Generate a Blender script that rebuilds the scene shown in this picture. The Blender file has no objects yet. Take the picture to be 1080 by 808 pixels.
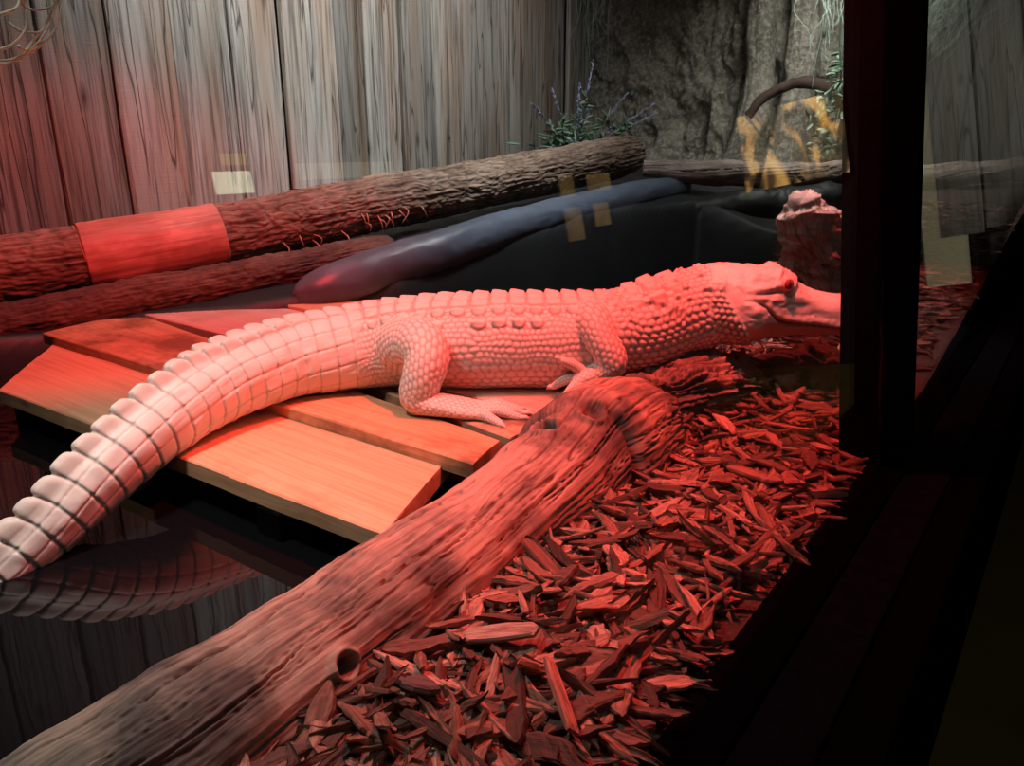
# An albino alligator basking on a plank ramp inside a glass-fronted exhibit.
# World frame: x runs along the glass front into the distance, y runs away from
# the glass towards the board fence, z is up (deck level is about 0).
import bpy, math, random
import numpy as np
from mathutils import Vector, Matrix, kdtree

random.seed(7)
RNG = np.random.default_rng(11)
C = bpy.context.scene.collection
PI = math.pi

# ------------------------------------------------------------------ noise
def _h(ix, iy, iz, seed):
    n = (ix.astype(np.int64)*374761393 + iy.astype(np.int64)*668265263
         + iz.astype(np.int64)*2147483647 + seed*974634541) & 0xFFFFFFFF
    n = ((n ^ (n >> 13))*1274126177) & 0xFFFFFFFF
    n = ((n ^ (n >> 16))*2246822519) & 0xFFFFFFFF
    return ((n ^ (n >> 15)) & 0xFFFFFF)/float(0xFFFFFF)

def vnoise(p, seed=0):
    p = np.asarray(p, float)
    i = np.floor(p); f = p-i; u = f*f*f*(f*(f*6-15)+10)
    ix, iy, iz = i[..., 0], i[..., 1], i[..., 2]
    r = 0
    for dx in (0, 1):
        for dy in (0, 1):
            for dz in (0, 1):
                w = ((u[..., 0] if dx else 1-u[..., 0])*(u[..., 1] if dy else 1-u[..., 1])
                     * (u[..., 2] if dz else 1-u[..., 2]))
                r = r+w*_h(ix+dx, iy+dy, iz+dz, seed)
    return r*2-1

def fbm(p, octaves=4, seed=0, gain=.5):
    p = np.asarray(p, float); a = 1; s = 0; t = 0
    for o in range(octaves):
        s = s+a*vnoise(p, seed+o*17); t += a; a *= gain; p = p*2.03
    return s/t

def ridged(p, octaves=4, seed=0):
    p = np.asarray(p, float); a = 1; s = 0; t = 0
    for o in range(octaves):
        s = s+a*(1-2*np.abs(vnoise(p, seed+o*17))); t += a; a *= .5; p = p*2.03
    return s/t

def worley2(x, y, seed=0):
    ix, iy = np.floor(x), np.floor(y)
    f1 = np.full(x.shape, 9.); f2 = np.full(x.shape, 9.); z = np.zeros_like(ix)
    for dx in (-1, 0, 1):
        for dy in (-1, 0, 1):
            cx, cy = ix+dx, iy+dy
            px = cx+.2+.6*_h(cx, cy, z, seed); py = cy+.2+.6*_h(cx, cy, z, seed+5)
            d = np.hypot(px-x, py-y)
            f2 = np.minimum(f2, np.maximum(f1, d)); f1 = np.minimum(f1, d)
    return f1, f2

def sstep(a, b, x):
    t = np.clip((x-a)/(b-a), 0, 1); return t*t*(3-2*t)

# ------------------------------------------------------------------ objects
def mesh_obj(name, V, F, mat=None, parent=None, smooth=True, attrs=None, mats=None, midx=None):
    me = bpy.data.meshes.new(name)
    V = np.asarray(V, float)
    if isinstance(F, np.ndarray):
        n, k = F.shape
        me.vertices.add(len(V)); me.vertices.foreach_set('co', V.ravel())
        me.loops.add(n*k); me.loops.foreach_set('vertex_index', F.astype(np.int32).ravel())
        me.polygons.add(n)
        me.polygons.foreach_set('loop_start', np.arange(0, n*k, k, dtype=np.int32))
        me.polygons.foreach_set('loop_total', np.full(n, k, dtype=np.int32))
        me.update(calc_edges=True); me.validate()
    else:
        me.from_pydata([tuple(v) for v in V], [], F); me.update()
    if smooth:
        me.polygons.foreach_set('use_smooth', np.ones(len(me.polygons), dtype=bool))
    if attrs:
        for k, a in attrs.items():
            a = np.asarray(a, np.float32)
            if a.ndim == 1:
                at = me.attributes.new(k, 'FLOAT', 'POINT'); at.data.foreach_set('value', a)
            else:
                at = me.attributes.new(k, 'FLOAT_VECTOR', 'POINT'); at.data.foreach_set('vector', a.ravel())
    if mats:
        for m in mats: me.materials.append(m)
        me.polygons.foreach_set('material_index', np.asarray(midx, np.int32))
    elif mat: me.materials.append(mat)
    o = bpy.data.objects.new(name, me); C.objects.link(o)
    if parent: o.parent = parent
    return o

def tag(o, label=None, cat=None, group=None, kind=None):
    if label: o['label'] = label
    if cat: o['category'] = cat
    if group: o['group'] = group
    if kind: o['kind'] = kind
    return o

def empty(name, loc, label, cat, group=None):
    o = bpy.data.objects.new(name, None); C.objects.link(o); o.location = loc
    o.empty_display_size = .05
    return tag(o, label, cat, group)

def put(o, parent):
    """parent o (built in world coordinates) under an empty without moving it"""
    o.parent = parent
    o.matrix_parent_inverse = Matrix.Translation(-Vector(parent.location))
    return o

def join_geo(parts):
    V, F, n = [], [], 0
    for v, f in parts:
        V.append(np.asarray(v, float)); F += [tuple(i+n for i in q) for q in f]; n += len(v)
    return np.concatenate(V), F

def grid_faces(n, m, wrap=True):
    i = np.arange(n-1)[:, None]; mm = m if wrap else m-1
    j = np.arange(mm)[None, :]; k = (j+1) % m
    return np.stack([i*m+j, i*m+k, (i+1)*m+k, (i+1)*m+j], -1).reshape(-1, 4)

def grid_normals(P):
    """P (n,m,3) with wrap along m"""
    ds = np.gradient(P, axis=0); dt = np.roll(P, -1, 1)-np.roll(P, 1, 1)
    N = np.cross(dt, ds)
    if ((P-P.mean(1, keepdims=True))*N).sum() < 0: N = -N
    return N/np.maximum(np.linalg.norm(N, axis=-1, keepdims=True), 1e-9)

def spline(ctrl, n):
    """Catmull-Rom through rows of ctrl (first 3 columns are xyz), evenly spaced in arc length"""
    c = np.asarray(ctrl, float)
    c = np.vstack([2*c[0]-c[1], c, 2*c[-1]-c[-2]])
    out = []
    for i in range(1, len(c)-2):
        t = np.linspace(0, 1, 40, endpoint=False)[:, None]
        a, b, d, e = c[i-1], c[i], c[i+1], c[i+2]
        out.append(.5*((2*b)+(d-a)*t+(2*a-5*b+4*d-e)*t**2+(3*b-a-3*d+e)*t**3))
    out = np.vstack(out+[c[-2:-1]])
    L = np.r_[0, np.cumsum(np.linalg.norm(np.diff(out[:, :3], axis=0), axis=1))]
    s = np.linspace(0, L[-1], n)
    return np.stack([np.interp(s, L, out[:, k]) for k in range(c.shape[1])], 1), s

def sweep(ctrl, n, m, up=(0, 0, 1), ex=1.0):
    """ctrl rows: x y z half_width top bottom.  Returns P (n,m,3), s (n,1), theta (1,m), A signed arc from the top line, frames"""
    c, s = spline(ctrl, n)
    p = c[:, :3]; T = np.gradient(p, axis=0); T /= np.linalg.norm(T, axis=1, keepdims=True)
    up = np.asarray(up, float)
    if up.ndim == 1: up = np.tile(up, (n, 1))
    else:
        k = np.linspace(0, 1, len(up)); up = np.stack([np.interp(np.linspace(0, 1, n), k, up[:, i]) for i in range(3)], 1)
    S = np.cross(T, up); S /= np.linalg.norm(S, axis=1, keepdims=True)
    N = np.cross(S, T)
    th = np.linspace(-PI, PI, m, endpoint=False)
    sn = np.sign(np.sin(th))*np.abs(np.sin(th))**ex; cs = np.sign(np.cos(th))*np.abs(np.cos(th))**ex
    hv = np.where(cs[None] > 0, c[:, 4:5], c[:, 5:6])*cs[None]
    P = p[:, None]+S[:, None]*(c[:, 3:4]*sn[None])[..., None]+N[:, None]*hv[..., None]
    d = np.linalg.norm(np.diff(P, axis=1, append=P[:, :1]), axis=-1)
    A = np.cumsum(d, 1)-d; A = A-A[:, m//2:m//2+1]
    return P, s[:, None], th[None], A, (p, T, S, N, c)

def close_tube(P):
    n, m, _ = P.shape
    V = np.vstack([P.reshape(-1, 3), P[0].mean(0), P[-1].mean(0)])
    F = [tuple(q) for q in grid_faces(n, m)]
    a, b = n*m, n*m+1
    F += [(a, (j+1) % m, j) for j in range(m)]+[(b, (n-1)*m+j, (n-1)*m+(j+1) % m) for j in range(m)]
    return V, F

# ------------------------------------------------------------------ materials
class NT:
    def __init__(s, name):
        s.m = bpy.data.materials.new(name); s.m.use_nodes = True
        s.t = s.m.node_tree; s.b = s.t.nodes['Principled BSDF']; s.out = s.t.nodes['Material Output']
    def n(s, kind, **kw):
        nd = s.t.nodes.new('ShaderNode'+kind)
        for k, v in kw.items():
            if k.startswith('i_'):
                key = k[2:]; key = int(key) if key.isdigit() else key.replace('_', ' ')
                s.set(nd.inputs[key], v)
            else: setattr(nd, k, v)
        return nd
    def set(s, sock, v):
        if hasattr(v, 'is_linked') or isinstance(v, bpy.types.NodeSocket): s.t.links.new(v, sock)
        elif isinstance(v, (tuple, list)) and sock.type == 'RGBA' and len(v) == 3: sock.default_value = (*v, 1)
        else: sock.default_value = v
    def math(s, op, a, b=0., c=0.):
        nd = s.n('Math', operation=op); s.set(nd.inputs[0], a); s.set(nd.inputs[1], b); s.set(nd.inputs[2], c); return nd.outputs[0]
    def mix(s, f, a, b, mode='MIX'):
        nd = s.n('Mix', data_type='RGBA', blend_type=mode); s.set(nd.inputs[0], f); s.set(nd.inputs[6], a); s.set(nd.inputs[7], b); return nd.outputs[2]
    def ramp(s, f, stops):
        nd = s.n('ValToRGB'); s.set(nd.inputs[0], f); e = nd.color_ramp.elements
        while len(e) < len(stops): e.new(.5)
        for k, (p, c) in enumerate(stops): e[k].position = p; e[k].color = (*c, 1) if len(c) == 3 else c
        return nd.outputs[0]
    def obj(s): return s.n('TexCoord').outputs['Object']
    def attr(s, name, out='Fac'):
        return s.n('Attribute', attribute_name=name).outputs[out]
    def mapping(s, v, scale=(1, 1, 1), loc=(0, 0, 0), rot=(0, 0, 0)):
        nd = s.n('Mapping'); s.set(nd.inputs[0], v); nd.inputs['Scale'].default_value = scale
        nd.inputs['Location'].default_value = loc; nd.inputs['Rotation'].default_value = rot; return nd.outputs[0]
    def noise(s, v, scale=5., detail=4., rough=.55, out=0, dist=0.):
        nd = s.n('TexNoise'); s.set(nd.inputs['Vector'], v); s.set(nd.inputs['Scale'], scale)
        nd.inputs['Detail'].default_value = detail; nd.inputs['Roughness'].default_value = rough
        nd.inputs['Distortion'].default_value = dist; return nd.outputs[out]
    def bump(s, h, strength=.5, dist=.01, nrm=None):
        nd = s.n('Bump'); s.set(nd.inputs['Height'], h); nd.inputs['Strength'].default_value = strength
        nd.inputs['Distance'].default_value = dist
        if nrm: s.set(nd.inputs['Normal'], nrm)
        return nd.outputs[0]
    def fin(s, col=None, rough=None, nrm=None, **kw):
        for k, v in (('Base Color', col), ('Roughness', rough), ('Normal', nrm)):
            if v is not None: s.set(s.b.inputs[k], v)
        for k, v in kw.items(): s.set(s.b.inputs[k.replace('_', ' ')], v)
        return s.m
# ================================================================== ALLIGATOR
def mat_skin():
    t = NT('albino_skin')
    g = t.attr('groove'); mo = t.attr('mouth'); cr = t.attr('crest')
    p = t.obj()
    n1 = t.noise(p, 9, 3); n2 = t.noise(p, 160, 3)
    c = t.mix(n1, (.78, .68, .63), (.86, .80, .76))
    c = t.mix(t.math('MULTIPLY', cr, .5), c, (.80, .56, .48))
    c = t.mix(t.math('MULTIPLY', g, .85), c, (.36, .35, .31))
    c = t.mix(mo, c, (.13, .05, .04))
    h = t.math('ADD', t.math('MULTIPLY', n2, .6), t.math('MULTIPLY', t.noise(p, 420, 2), .4))
    t.b.inputs['Specular IOR Level'].default_value = .4
    return t.fin(c, t.math('ADD', .42, t.math('MULTIPLY', n1, .2)), t.bump(h, .25, .002))

def dome(p, q, k=4., edge=.35):
    d = 1-(np.abs(p)**k+np.abs(q)**k)**(1/k)
    return sstep(0, edge, d)

def cells(x, y, off=.5):
    """brick-offset unit cells -> local p, q in -1..1 and cell ids"""
    j = np.floor(y); xx = x+off*(j % 2); i = np.floor(xx)
    return (xx-i)*2-1, (y-j)*2-1, i, j

def hexscale(x, y, jit=.22, seed=3):
    z = np.zeros_like(x)
    w = vnoise(np.stack([x*.35, y*.35, z], -1), seed)*jit*2
    w2 = vnoise(np.stack([x*.35, y*.35, z+9], -1), seed)*jit*2
    p, q, i, j = cells(x+w, y+w2)
    d = dome(p, q, 2.6, .55)
    return d, .75+.5*_h(i, j, np.zeros_like(i), seed)

# spine from the neck to the tip of the tail: x y z half-width, height above, height below
SPINE = [
 (2.190, .853, .288, .112, .112, .100),
 (2.155, .900, .280, .128, .126, .124),
 (2.100, .971, .257, .135, .120, .125),
 (2.039, 1.035, .226, .140, .118, .128),
 (1.969, 1.127, .203, .155, .124, .138),
 (1.899, 1.220, .188, .168, .134, .140),
 (1.828, 1.314, .182, .174, .138, .138),
 (1.721, 1.454, .178, .174, .138, .136),
 (1.640, 1.578, .172, .164, .134, .130),
 (1.545, 1.695, .162, .146, .128, .122),
 (1.430, 1.775, .152, .128, .120, .112),
 (1.290, 1.838, .142, .116, .108, .104),
 (1.075, 1.845, .118, .103, .097, .096),
 (.875, 1.790, .082, .084, .084, .086),
 (.700, 1.745, .014, .068, .074, .074),
 (.560, 1.722, -.066, .048, .060, .058),
 (.430, 1.722, -.130, .032, .046, .044),
 (.290, 1.750, -.150, .022, .034, .032),
 (.130, 1.810, -.170, .012, .022, .020),
 (-.010, 1.880, -.180, .004, .008, .008)]
RING = .0555

def body_part():
    P, s, th, A, fr = sweep(SPINE, 1150, 330, ex=.92)
    N = grid_normals(P)
    a = np.abs(A); S = s+0*a; zero = np.zeros_like(a)
    L = S[-1, 0]
    wn = 1-sstep(.30, .43, S)                   # neck
    wt = sstep(1.10, 1.18, S)                   # tail
    wb = (1-wn)*(1-wt)
    ring = S/RING
    h = zero.copy(); g = zero.copy()
    # --- back shields
    W = .045
    col = a/W; ci = np.floor(col)
    p = (ring % 1)*2-1; q = (col % 1)*2-1
    lim = .160-.03*sstep(.85, 1.1, S)-.06*(1-sstep(.36, .54, S))
    lim = lim+.02*vnoise(np.stack([np.floor(ring)*1.7, np.sign(A)*3, zero], -1), 4)
    kx = np.where(ci >= 2, 2.1, 5.)
    sh = np.where(ci >= 2, 1.22, 1.)
    dd = 1-(np.abs(p*sh)**kx+np.abs(q*sh)**kx)**(1/kx)
    ds = sstep(0, .22, dd)
    ins = sstep(lim+.006, lim-.006, (ci+.5)*W)
    keel = np.exp(-((q)/.3)**2)*(.35+.65*sstep(-.9, .7, p))*sstep(0, .3, dd)
    hs = (.0085*ds+.009*keel)*ins
    # --- flank pebbles, growing towards the belly
    big = sstep(.22, .36, a)
    d1, v1 = hexscale(ring*3.0, a/.0172, .3)
    d2, v2 = hexscale(ring*2.0, a/.027, .15, 8)
    hf = (.0030*d1*v1)*(1-big)+(.0040*d2)*big
    gf = (1-(d1*(1-big)+d2*big))**2.2
    inn = (ins > .5) & ((ds > .02) | (ci < 2))
    hb = np.where(inn, np.maximum(hs, hf*(1-ds)), hf); gb = np.where(inn, 1-ds, gf)
    # --- neck: small beads with large nuchal shields
    d3, v3 = hexscale(ring*2.5, a/.021, .3, 21)
    hn = .0042*d3*v3+.009*sstep(.55, .9, vnoise(np.stack([S*60, A*60, zero], -1), 31)+.3)*sstep(.2, .1, a); gn = (1-d3)**2.2
    for (s0, a0, rs, ra, hh) in [(.205, .030, .040, .032, .024), (.205, .096, .036, .029, .020), (.272, .034, .036, .030, .019),
                                 (.272, .094, .030, .026, .014), (.145, .030, .026, .022, .015), (.145, .080, .022, .020, .012)]:
        r = np.sqrt(((S-s0)/rs)**2+((a-a0)/ra)**2); k = sstep(1, .55, r)
        hn = hn*(1-k)+k*(1.25*hh*(.55+.45*np.exp(-((a-a0)/(ra*.3))**2))); gn = np.where(k > .3, 0, gn)
    # --- tail rings
    ht_ = zero.copy()
    CW = np.array([.0, .052, .104, .152, .21, .27, .34, .5])
    lo = np.zeros_like(a); hi = np.full_like(a, .052); idx = zero.copy()
    taper = np.interp(S, [1.25, 1.9, L], [1, .85, .5])
    for k in range(len(CW)-1):
        mk = (a >= CW[k]*taper); lo = np.where(mk, CW[k]*taper, lo); hi = np.where(mk, CW[k+1]*taper, hi); idx = np.where(mk, k, idx)
    jitter = (_h(np.floor(ring), idx, np.sign(A)+2, 5)-.5)*.25
    q2 = (a-lo)/(hi-lo)*2-1
    p2 = p
    k2 = 1-(np.abs(p2)**9+np.abs(q2)**12)**(1/9.)
    dt = sstep(0, .16, k2)
    # extra cross seams on some cells
    seam = np.exp(-((q2-jitter*2)/.10)**2)*(_h(np.floor(ring), idx, np.sign(A)+2, 9) > .5)*.5
    gringe = np.exp(-((1-np.abs(p2))/.075)**2)
    ht_ = .0062*dt-.0022*seam*dt+.0022*vnoise(np.stack([ring*1.8, A*40, zero], -1), 14)+.003*(p2*.5)*dt
    gt = np.clip(np.maximum(gringe, (1-dt)*.55), 0, 1)
    # upright crest lobes along each upper edge, joining into one blade near the tip
    join = sstep(1.42, 1.78, S)
    a0 = (.040*(1-join))*np.interp(S, [1.2, 2.0], [1, .75])
    lobe = np.clip(1-np.abs(p*.96-.05)**3.5, 0, 1)**.55
    wdt = .0135+.004*join
    crest_h = np.interp(S, [.95, 1.15, 1.4, 1.7, 2.3, L], [0, .006, .017, .031, .030, .012])
    cr = np.exp(-(np.abs(a-a0)/wdt)**2.6)*lobe
    # pattern blend
    h = hn*wn+hb*wb+ht_*wt+crest_h*cr
    g = gn*wn+gb*wb+gt*wt
    g = g*(1-.8*np.clip(cr, 0, 1)*sstep(1.1, 1.4, S))
    thin = np.clip(np.interp(np.linspace(0, 1, len(S)), np.linspace(0, 1, len(fr[4])), fr[4][:, 4])/.045, .05, 1)[:, None]
    h = h*thin
    folds = .004*vnoise(np.stack([S*9, A*7, zero], -1), 41)
    h = h+folds*(1-wt)
    # crest lobes lean backwards along the body
    T = fr[1][:, None]
    Q = P+N*h[..., None]+T*(crest_h*cr*.25)[..., None]
    crest = np.clip(cr, 0, 1)*sstep(1.15, 1.5, S)
    return Q, g, zero, crest

def limb(ctrl, n, m, up, size=.02, amp=.0045, seed=0, band=0., ex=1.):
    P, s, th, A, fr = sweep(ctrl, n, m, up, ex)
    N = grid_normals(P); S = s+0*A
    # keep a whole number of scales around the limb
    per = A.max(1, keepdims=True)-A.min(1, keepdims=True)+1e-6
    cnt = max(6, int(round(per.mean()/size/2))*2)
    d, v = hexscale(S/(size*(1.1-band*.1)), th/(2*PI)*cnt+0*A, .12, 50+seed)
    fade = sstep(0, .02, S)*sstep(S[-1, 0], S[-1, 0]-.01, S)
    h = amp*d*v*fade
    return P+N*h[..., None], (1-d)**2.2*fade, 0*d, 0*d

def head_part():
    ax0 = np.array([2.172, .875, .298]); ax1 = np.array([2.415, .500, .277])
    L = np.linalg.norm(ax1-ax0); T = (ax1-ax0)/L
    rows = [(-.03, .120, .112, .110), (.02, .130, .118, .116), (.07, .134, .116, .116), (.115, .128, .114, .109), (.155, .112, .110, .100),
            (.19, .100, .104, .092), (.225, .090, .086, .087), (.26, .082, .066, .084), (.30, .077, .053, .081), (.35, .074, .046, .077),
            (.40, .074, .046, .073), (.435, .066, .047, .066), (.455, .050, .038, .052), (.465, .030, .022, .030)]
    ctrl = [(*(ax0+T*r[0]), r[1], r[2], r[3]) for r in rows]
    n, m = 420, 340
    P, s, th, A, fr = sweep(ctrl, n, m, ex=.86)
    N = grid_normals(P)
    S0 = fr[2][0]; U0 = fr[3][0]
    D = P-ax0
    t = D@T; l = D@S0; z = D@U0
    al = np.abs(l)
    zero = np.zeros_like(t)
    h = zero.copy(); g = zero.copy(); mo = zero.copy()
    near = sstep(.02, .05, al)
    top = sstep(.0, .6, np.cos(th)+0*t)
    # eyebrow turret and skull table
    h += .030*np.exp(-(((t-.180)/.034)**2+((al-.062)/.026)**2))*sstep(.02, .07, z)
    h += .010*np.exp(-(((t-.12)/.06)**2+((al-.078)/.016)**2))*sstep(.05, .09, z)
    h -= .010*np.exp(-(((t-.17)/.05)**2+(al/.03)**2))*sstep(.05, .09, z)
    # eye socket with lids
    eye = EYE_LOCAL
    de = np.sqrt((t-eye[0])**2+(z-eye[2])**2)*near+(1-near)
    lid = np.where(z > eye[2], .0065, .0045)
    h += lid*np.exp(-((de-.026)/.006)**2)-.006*np.exp(-(de/.018)**4)
    mo = np.maximum(mo, .35*np.exp(-((de-.0195)/.004)**2))
    # dark slit running back from the eye, and ear flap ridge below it
    zl = .058-.10*np.clip(.17-t, 0, 1)**1.0
    sl = np.exp(-((z-zl)/.0045)**2)*sstep(.085, .10, t)*sstep(.180, .168, t)*near
    h -= .007*sl; mo = np.maximum(mo, .55*sl)
    rd = np.exp(-((z-zl-.014)/.009)**2)*sstep(.06, .09, t)*sstep(.20, .17, t)*near
    h += .008*rd
    rd2 = np.exp(-((z-zl+.020)/.012)**2)*sstep(.05, .08, t)*sstep(.27, .2, t)*near
    h += .004*rd2
    # cheek ridge from the eye forward along the snout
    h += .005*np.exp(-((z-(.045-.25*(t-.22)))/.018)**2)*sstep(.20, .23, t)*sstep(.31, .26, t)*near
    h -= .002*np.exp(-(((t-.25)/.018)**2+((z-.022)/.010)**2))*near
    # mouth line, curling down from the jaw corner and running forward
    zm = np.interp(t, [.088, .106, .123, .143, .169, .20, .245, .30, .36, .46], [.024, .026, .018, -.002, -.022, -.034, -.038, -.041, -.048, -.040])
    zm = zm+.0022*np.sin(t*2*PI/.021)*sstep(.20, .24, t)
    dz = z-zm
    on = sstep(.093, .113, t)*near
    h += (.0065*np.exp(-((dz-.013)/.012)**2)*(.4+.6*sstep(.18, .24, t))-.011*np.exp(-(dz/.0042)**2))*on
    h += -.004*sstep(-.004, -.02, dz)*on*sstep(.18, .24, t)
    mo = np.maximum(mo, np.exp(-(dz/.0040)**2)*on*.95)
    # jowl muscle and folds
    h += .010*np.exp(-(((t-.105)/.045)**2+((z+.030)/.045)**2))*near
    h += .004*np.exp(-(((t-.095)/.03)**2+((z-.008)/.012)**2))*near
    h -= .006*np.exp(-((z-.030)/.006)**2)*sstep(.05, .07, t)*sstep(.14, .12, t)*near
    h += .003*vnoise(np.stack([t*30, z*40, al*20], -1), 61)*near*sstep(.14, .10, t)
    # scaly neck skin overlapping the smooth jaw along a slanting edge
    edge = t-(.022+.72*np.clip(.025-z, -.02, 1))
    nk = sstep(.006, -.008, edge)*near*sstep(.085, .065, z)
    d3, v3 = hexscale(t/.0185, z/.0165, .2, 71)
    h += (.007+.0042*d3*v3)*nk
    g = np.maximum(g, (1-d3)*nk)
    # bony pits over the skull and snout
    up = sstep(.03, .06, z)*sstep(.10, -.02, edge-.25)
    f1, f2 = worley2(t/.012, l/.012, 4)
    h += .0022*sstep(.0, .5, f2-f1)*sstep(.03, .07, z)
    h += .004*vnoise(np.stack([t*45, l*45, z*45], -1), 66)*sstep(.05, .09, z)*sstep(.16, .05, t)
    g = np.maximum(g, .35*(1-sstep(0, .25, f2-f1))*sstep(.03, .07, z))
    # nostril mounds
    h += .014*np.exp(-(((t-.432)/.018)**2+((al-.022)/.016)**2))*sstep(.02, .04, z)
    h += .0012*vnoise(np.stack([t*70, z*140, al*90], -1), 68)
    Q = P+N*h[..., None]
    return Q, g, mo, zero, (ax0, T, S0, U0)

EYE_LOCAL = (.180, .0, .080)

def claw(base, tip, r, up=(0, 0, 1)):
    b = np.asarray(base, float); e = np.asarray(tip, float)
    mid = (b+e)/2+np.asarray(up)*r*.5
    return sweep([(*b, r, r, r), (*mid, r*.8, r*.8, r*.8), (*e, r*.12, r*.12, r*.12)], 14, 14, up if abs(np.dot((e-b)/np.linalg.norm(e-b), up)) < .9 else (1, 0, 0))[0]

def mirror_pt(p):
    """reflect a point through the vertical plane of the spine near the legs"""
    o = np.array([1.80, 1.35]); d = np.array([.605, -.796]); nrm = np.array([-d[1], d[0]])
    q = np.array(p[:2])-o; k = q@nrm
    return (*(np.array(p[:2])-2*k*nrm), *p[2:])

def build_alligator():
    parts = []; claws = []
    parts.append(body_part())
    hp = head_part(); parts.append(hp[:4]); ax0, T, S0, U0 = hp[4]
    hind = dict(
        leg=[(1.600, 1.700, .150, .075, .075, .085), (1.535, 1.580, .180, .088, .082, .088), (1.484, 1.452, .212, .074, .070, .074),
             (1.455, 1.402, .188, .063, .062, .062), (1.428, 1.396, .140, .056, .056, .056), (1.414, 1.404, .088, .050, .050, .048), (1.424, 1.382, .070, .046, .034, .034), (1.452, 1.330, .066, .050, .028, .028),
             (1.480, 1.275, .060, .054, .023, .022), (1.505, 1.232, .056, .050, .018, .018)],
        toes=[[(1.500, 1.262, .064), (1.545, 1.225, .068), (1.580, 1.190, .052), (1.602, 1.166, .046)],
              [(1.492, 1.250, .062), (1.533, 1.200, .066), (1.562, 1.160, .052), (1.582, 1.132, .045)],
              [(1.482, 1.245, .060), (1.510, 1.190, .062), (1.533, 1.146, .050), (1.548, 1.118, .044)],
              [(1.466, 1.255, .058), (1.470, 1.205, .058), (1.470, 1.162, .048), (1.462, 1.136, .044)]])
    front = dict(
        leg=[(1.935, 1.190, .220, .070, .070, .070), (1.860, 1.120, .262, .060, .058, .058), (1.822, 1.085, .262, .050, .050, .050),
             (1.808, 1.050, .222, .045, .045, .045), (1.812, 1.022, .178, .044, .044, .044), (1.812, 1.020, .150, .042, .040, .040), (1.792, 1.050, .128, .036, .032, .032),
             (1.768, 1.082, .112, .036, .024, .022), (1.752, 1.104, .102, .032, .018, .017)],
        toes=[[(1.778, 1.085, .128), (1.752, 1.108, .152), (1.726, 1.128, .168), (1.708, 1.140, .176)],
              [(1.768, 1.095, .112), (1.745, 1.130, .106), (1.728, 1.155, .088), (1.718, 1.172, .078)],
              [(1.756, 1.088, .104), (1.728, 1.092, .094), (1.700, 1.096, .078), (1.682, 1.098, .064)],
              [(1.762, 1.080, .104), (1.732, 1.072, .090), (1.702, 1.070, .070), (1.680, 1.070, .056)],
              [(1.770, 1.075, .104), (1.748, 1.055, .088), (1.722, 1.045, .070), (1.704, 1.040, .056)]])
    upz = [(0, 0, 1), (0, 0, 1), (.5, -.6, .6), (.6, -.6, .2), (.6, -.6, 0), (.6, -.5, .3), (.2, -.1, 1), (0, 0, 1), (0, 0, 1)]
    upf = [(0, 0, 1), (0, 0, 1), (.6, -.6, .5), (.8, -.6, 0), (.8, -.5, .1), (.5, -.5, .6), (0, 0, 1), (0, 0, 1)]
    for nm, dct, upl, rt in (('hind', hind, upz, .0150), ('front', front, upf, .0155)):
        for side in (0, 1):
            mp = (lambda p: tuple(p)) if side == 0 else mirror_pt
            U = upl if side == 0 else [mirror_pt((1.80+u[0], 1.35+u[1], u[2])) for u in upl]
            if side: U = [(u[0]-1.80, u[1]-1.35, u[2]) for u in U]
            leg = [mp(p) for p in dct['leg']]
            if side:   # the far legs rest on the planks behind the body
                leg = [(x, y, z*(.72 if k < 3 else .9), a*.9, b*.8, c*.9) for k, (x, y, z, a, b, c) in enumerate(leg)]
            parts.append(limb(leg, 230, 130, U, .0165 if nm == 'hind' else .0160, .0024, 1 if nm == 'hind' else 2))
            for k, toe in enumerate(dct['toes']):
                tp = [mp(p) for p in toe]
                a, b, c, e = [np.array(p) for p in tp]
                ctrl = [(*a, rt*1.25, rt, rt), (*((a+b)/2), rt*1.05, rt, rt), (*b, rt*.95, rt*.95, rt*.95), (*c, rt*.75, rt*.72, rt*.7), (*((c+e)/2), rt*.45, rt*.45, rt*.45)]
                upv = (0, 0, 1)
                parts.append(limb(ctrl, 60, 40, upv, .0085, .0014, 7+k))
                claws.append((claw((c+e)/2*.7+c*.3, e+(e-c)*.25, rt*.5), nm))
    Vs, Fs, G, M_, K = [], [], [], [], []
    off = 0
    for (Q, g, mo, cr) in parts:
        v, f = close_tube(Q); Vs.append(v); Fs += [tuple(i+off for i in q) for q in f]; off += len(v)
        pad = lambda x: np.r_[x.ravel(), 0, 0]
        G.append(pad(g)); M_.append(pad(mo)); K.append(pad(cr))
    V = np.vstack(Vs); G = np.concatenate(G); M_ = np.concatenate(M_); K = np.concatenate(K)
    o = mesh_obj('alligator', V, Fs)
    md = o.modifiers.new('r', 'REMESH'); md.mode = 'VOXEL'; md.voxel_size = .0026; md.use_smooth_shade = True
    dg = bpy.context.evaluated_depsgraph_get()
    me = bpy.data.meshes.new_from_object(o.evaluated_get(dg))
    old = o.data; o.modifiers.clear(); o.data = me; me.name = 'alligator'; bpy.data.meshes.remove(old)
    n = len(me.vertices); co = np.empty(n*3); me.vertices.foreach_get('co', co); co = co.reshape(-1, 3)
    print('alligator verts', n)
    kd = kdtree.KDTree(len(V))
    for i, v in enumerate(V): kd.insert(v, i)
    kd.balance()
    idx = np.fromiter((kd.find(c)[1] for c in co), int, n)
    # light smoothing to take off voxel steps
    ed = np.empty(len(me.edges)*2, np.int32); me.edges.foreach_get('vertices', ed); ed = ed.reshape(-1, 2)
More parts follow.
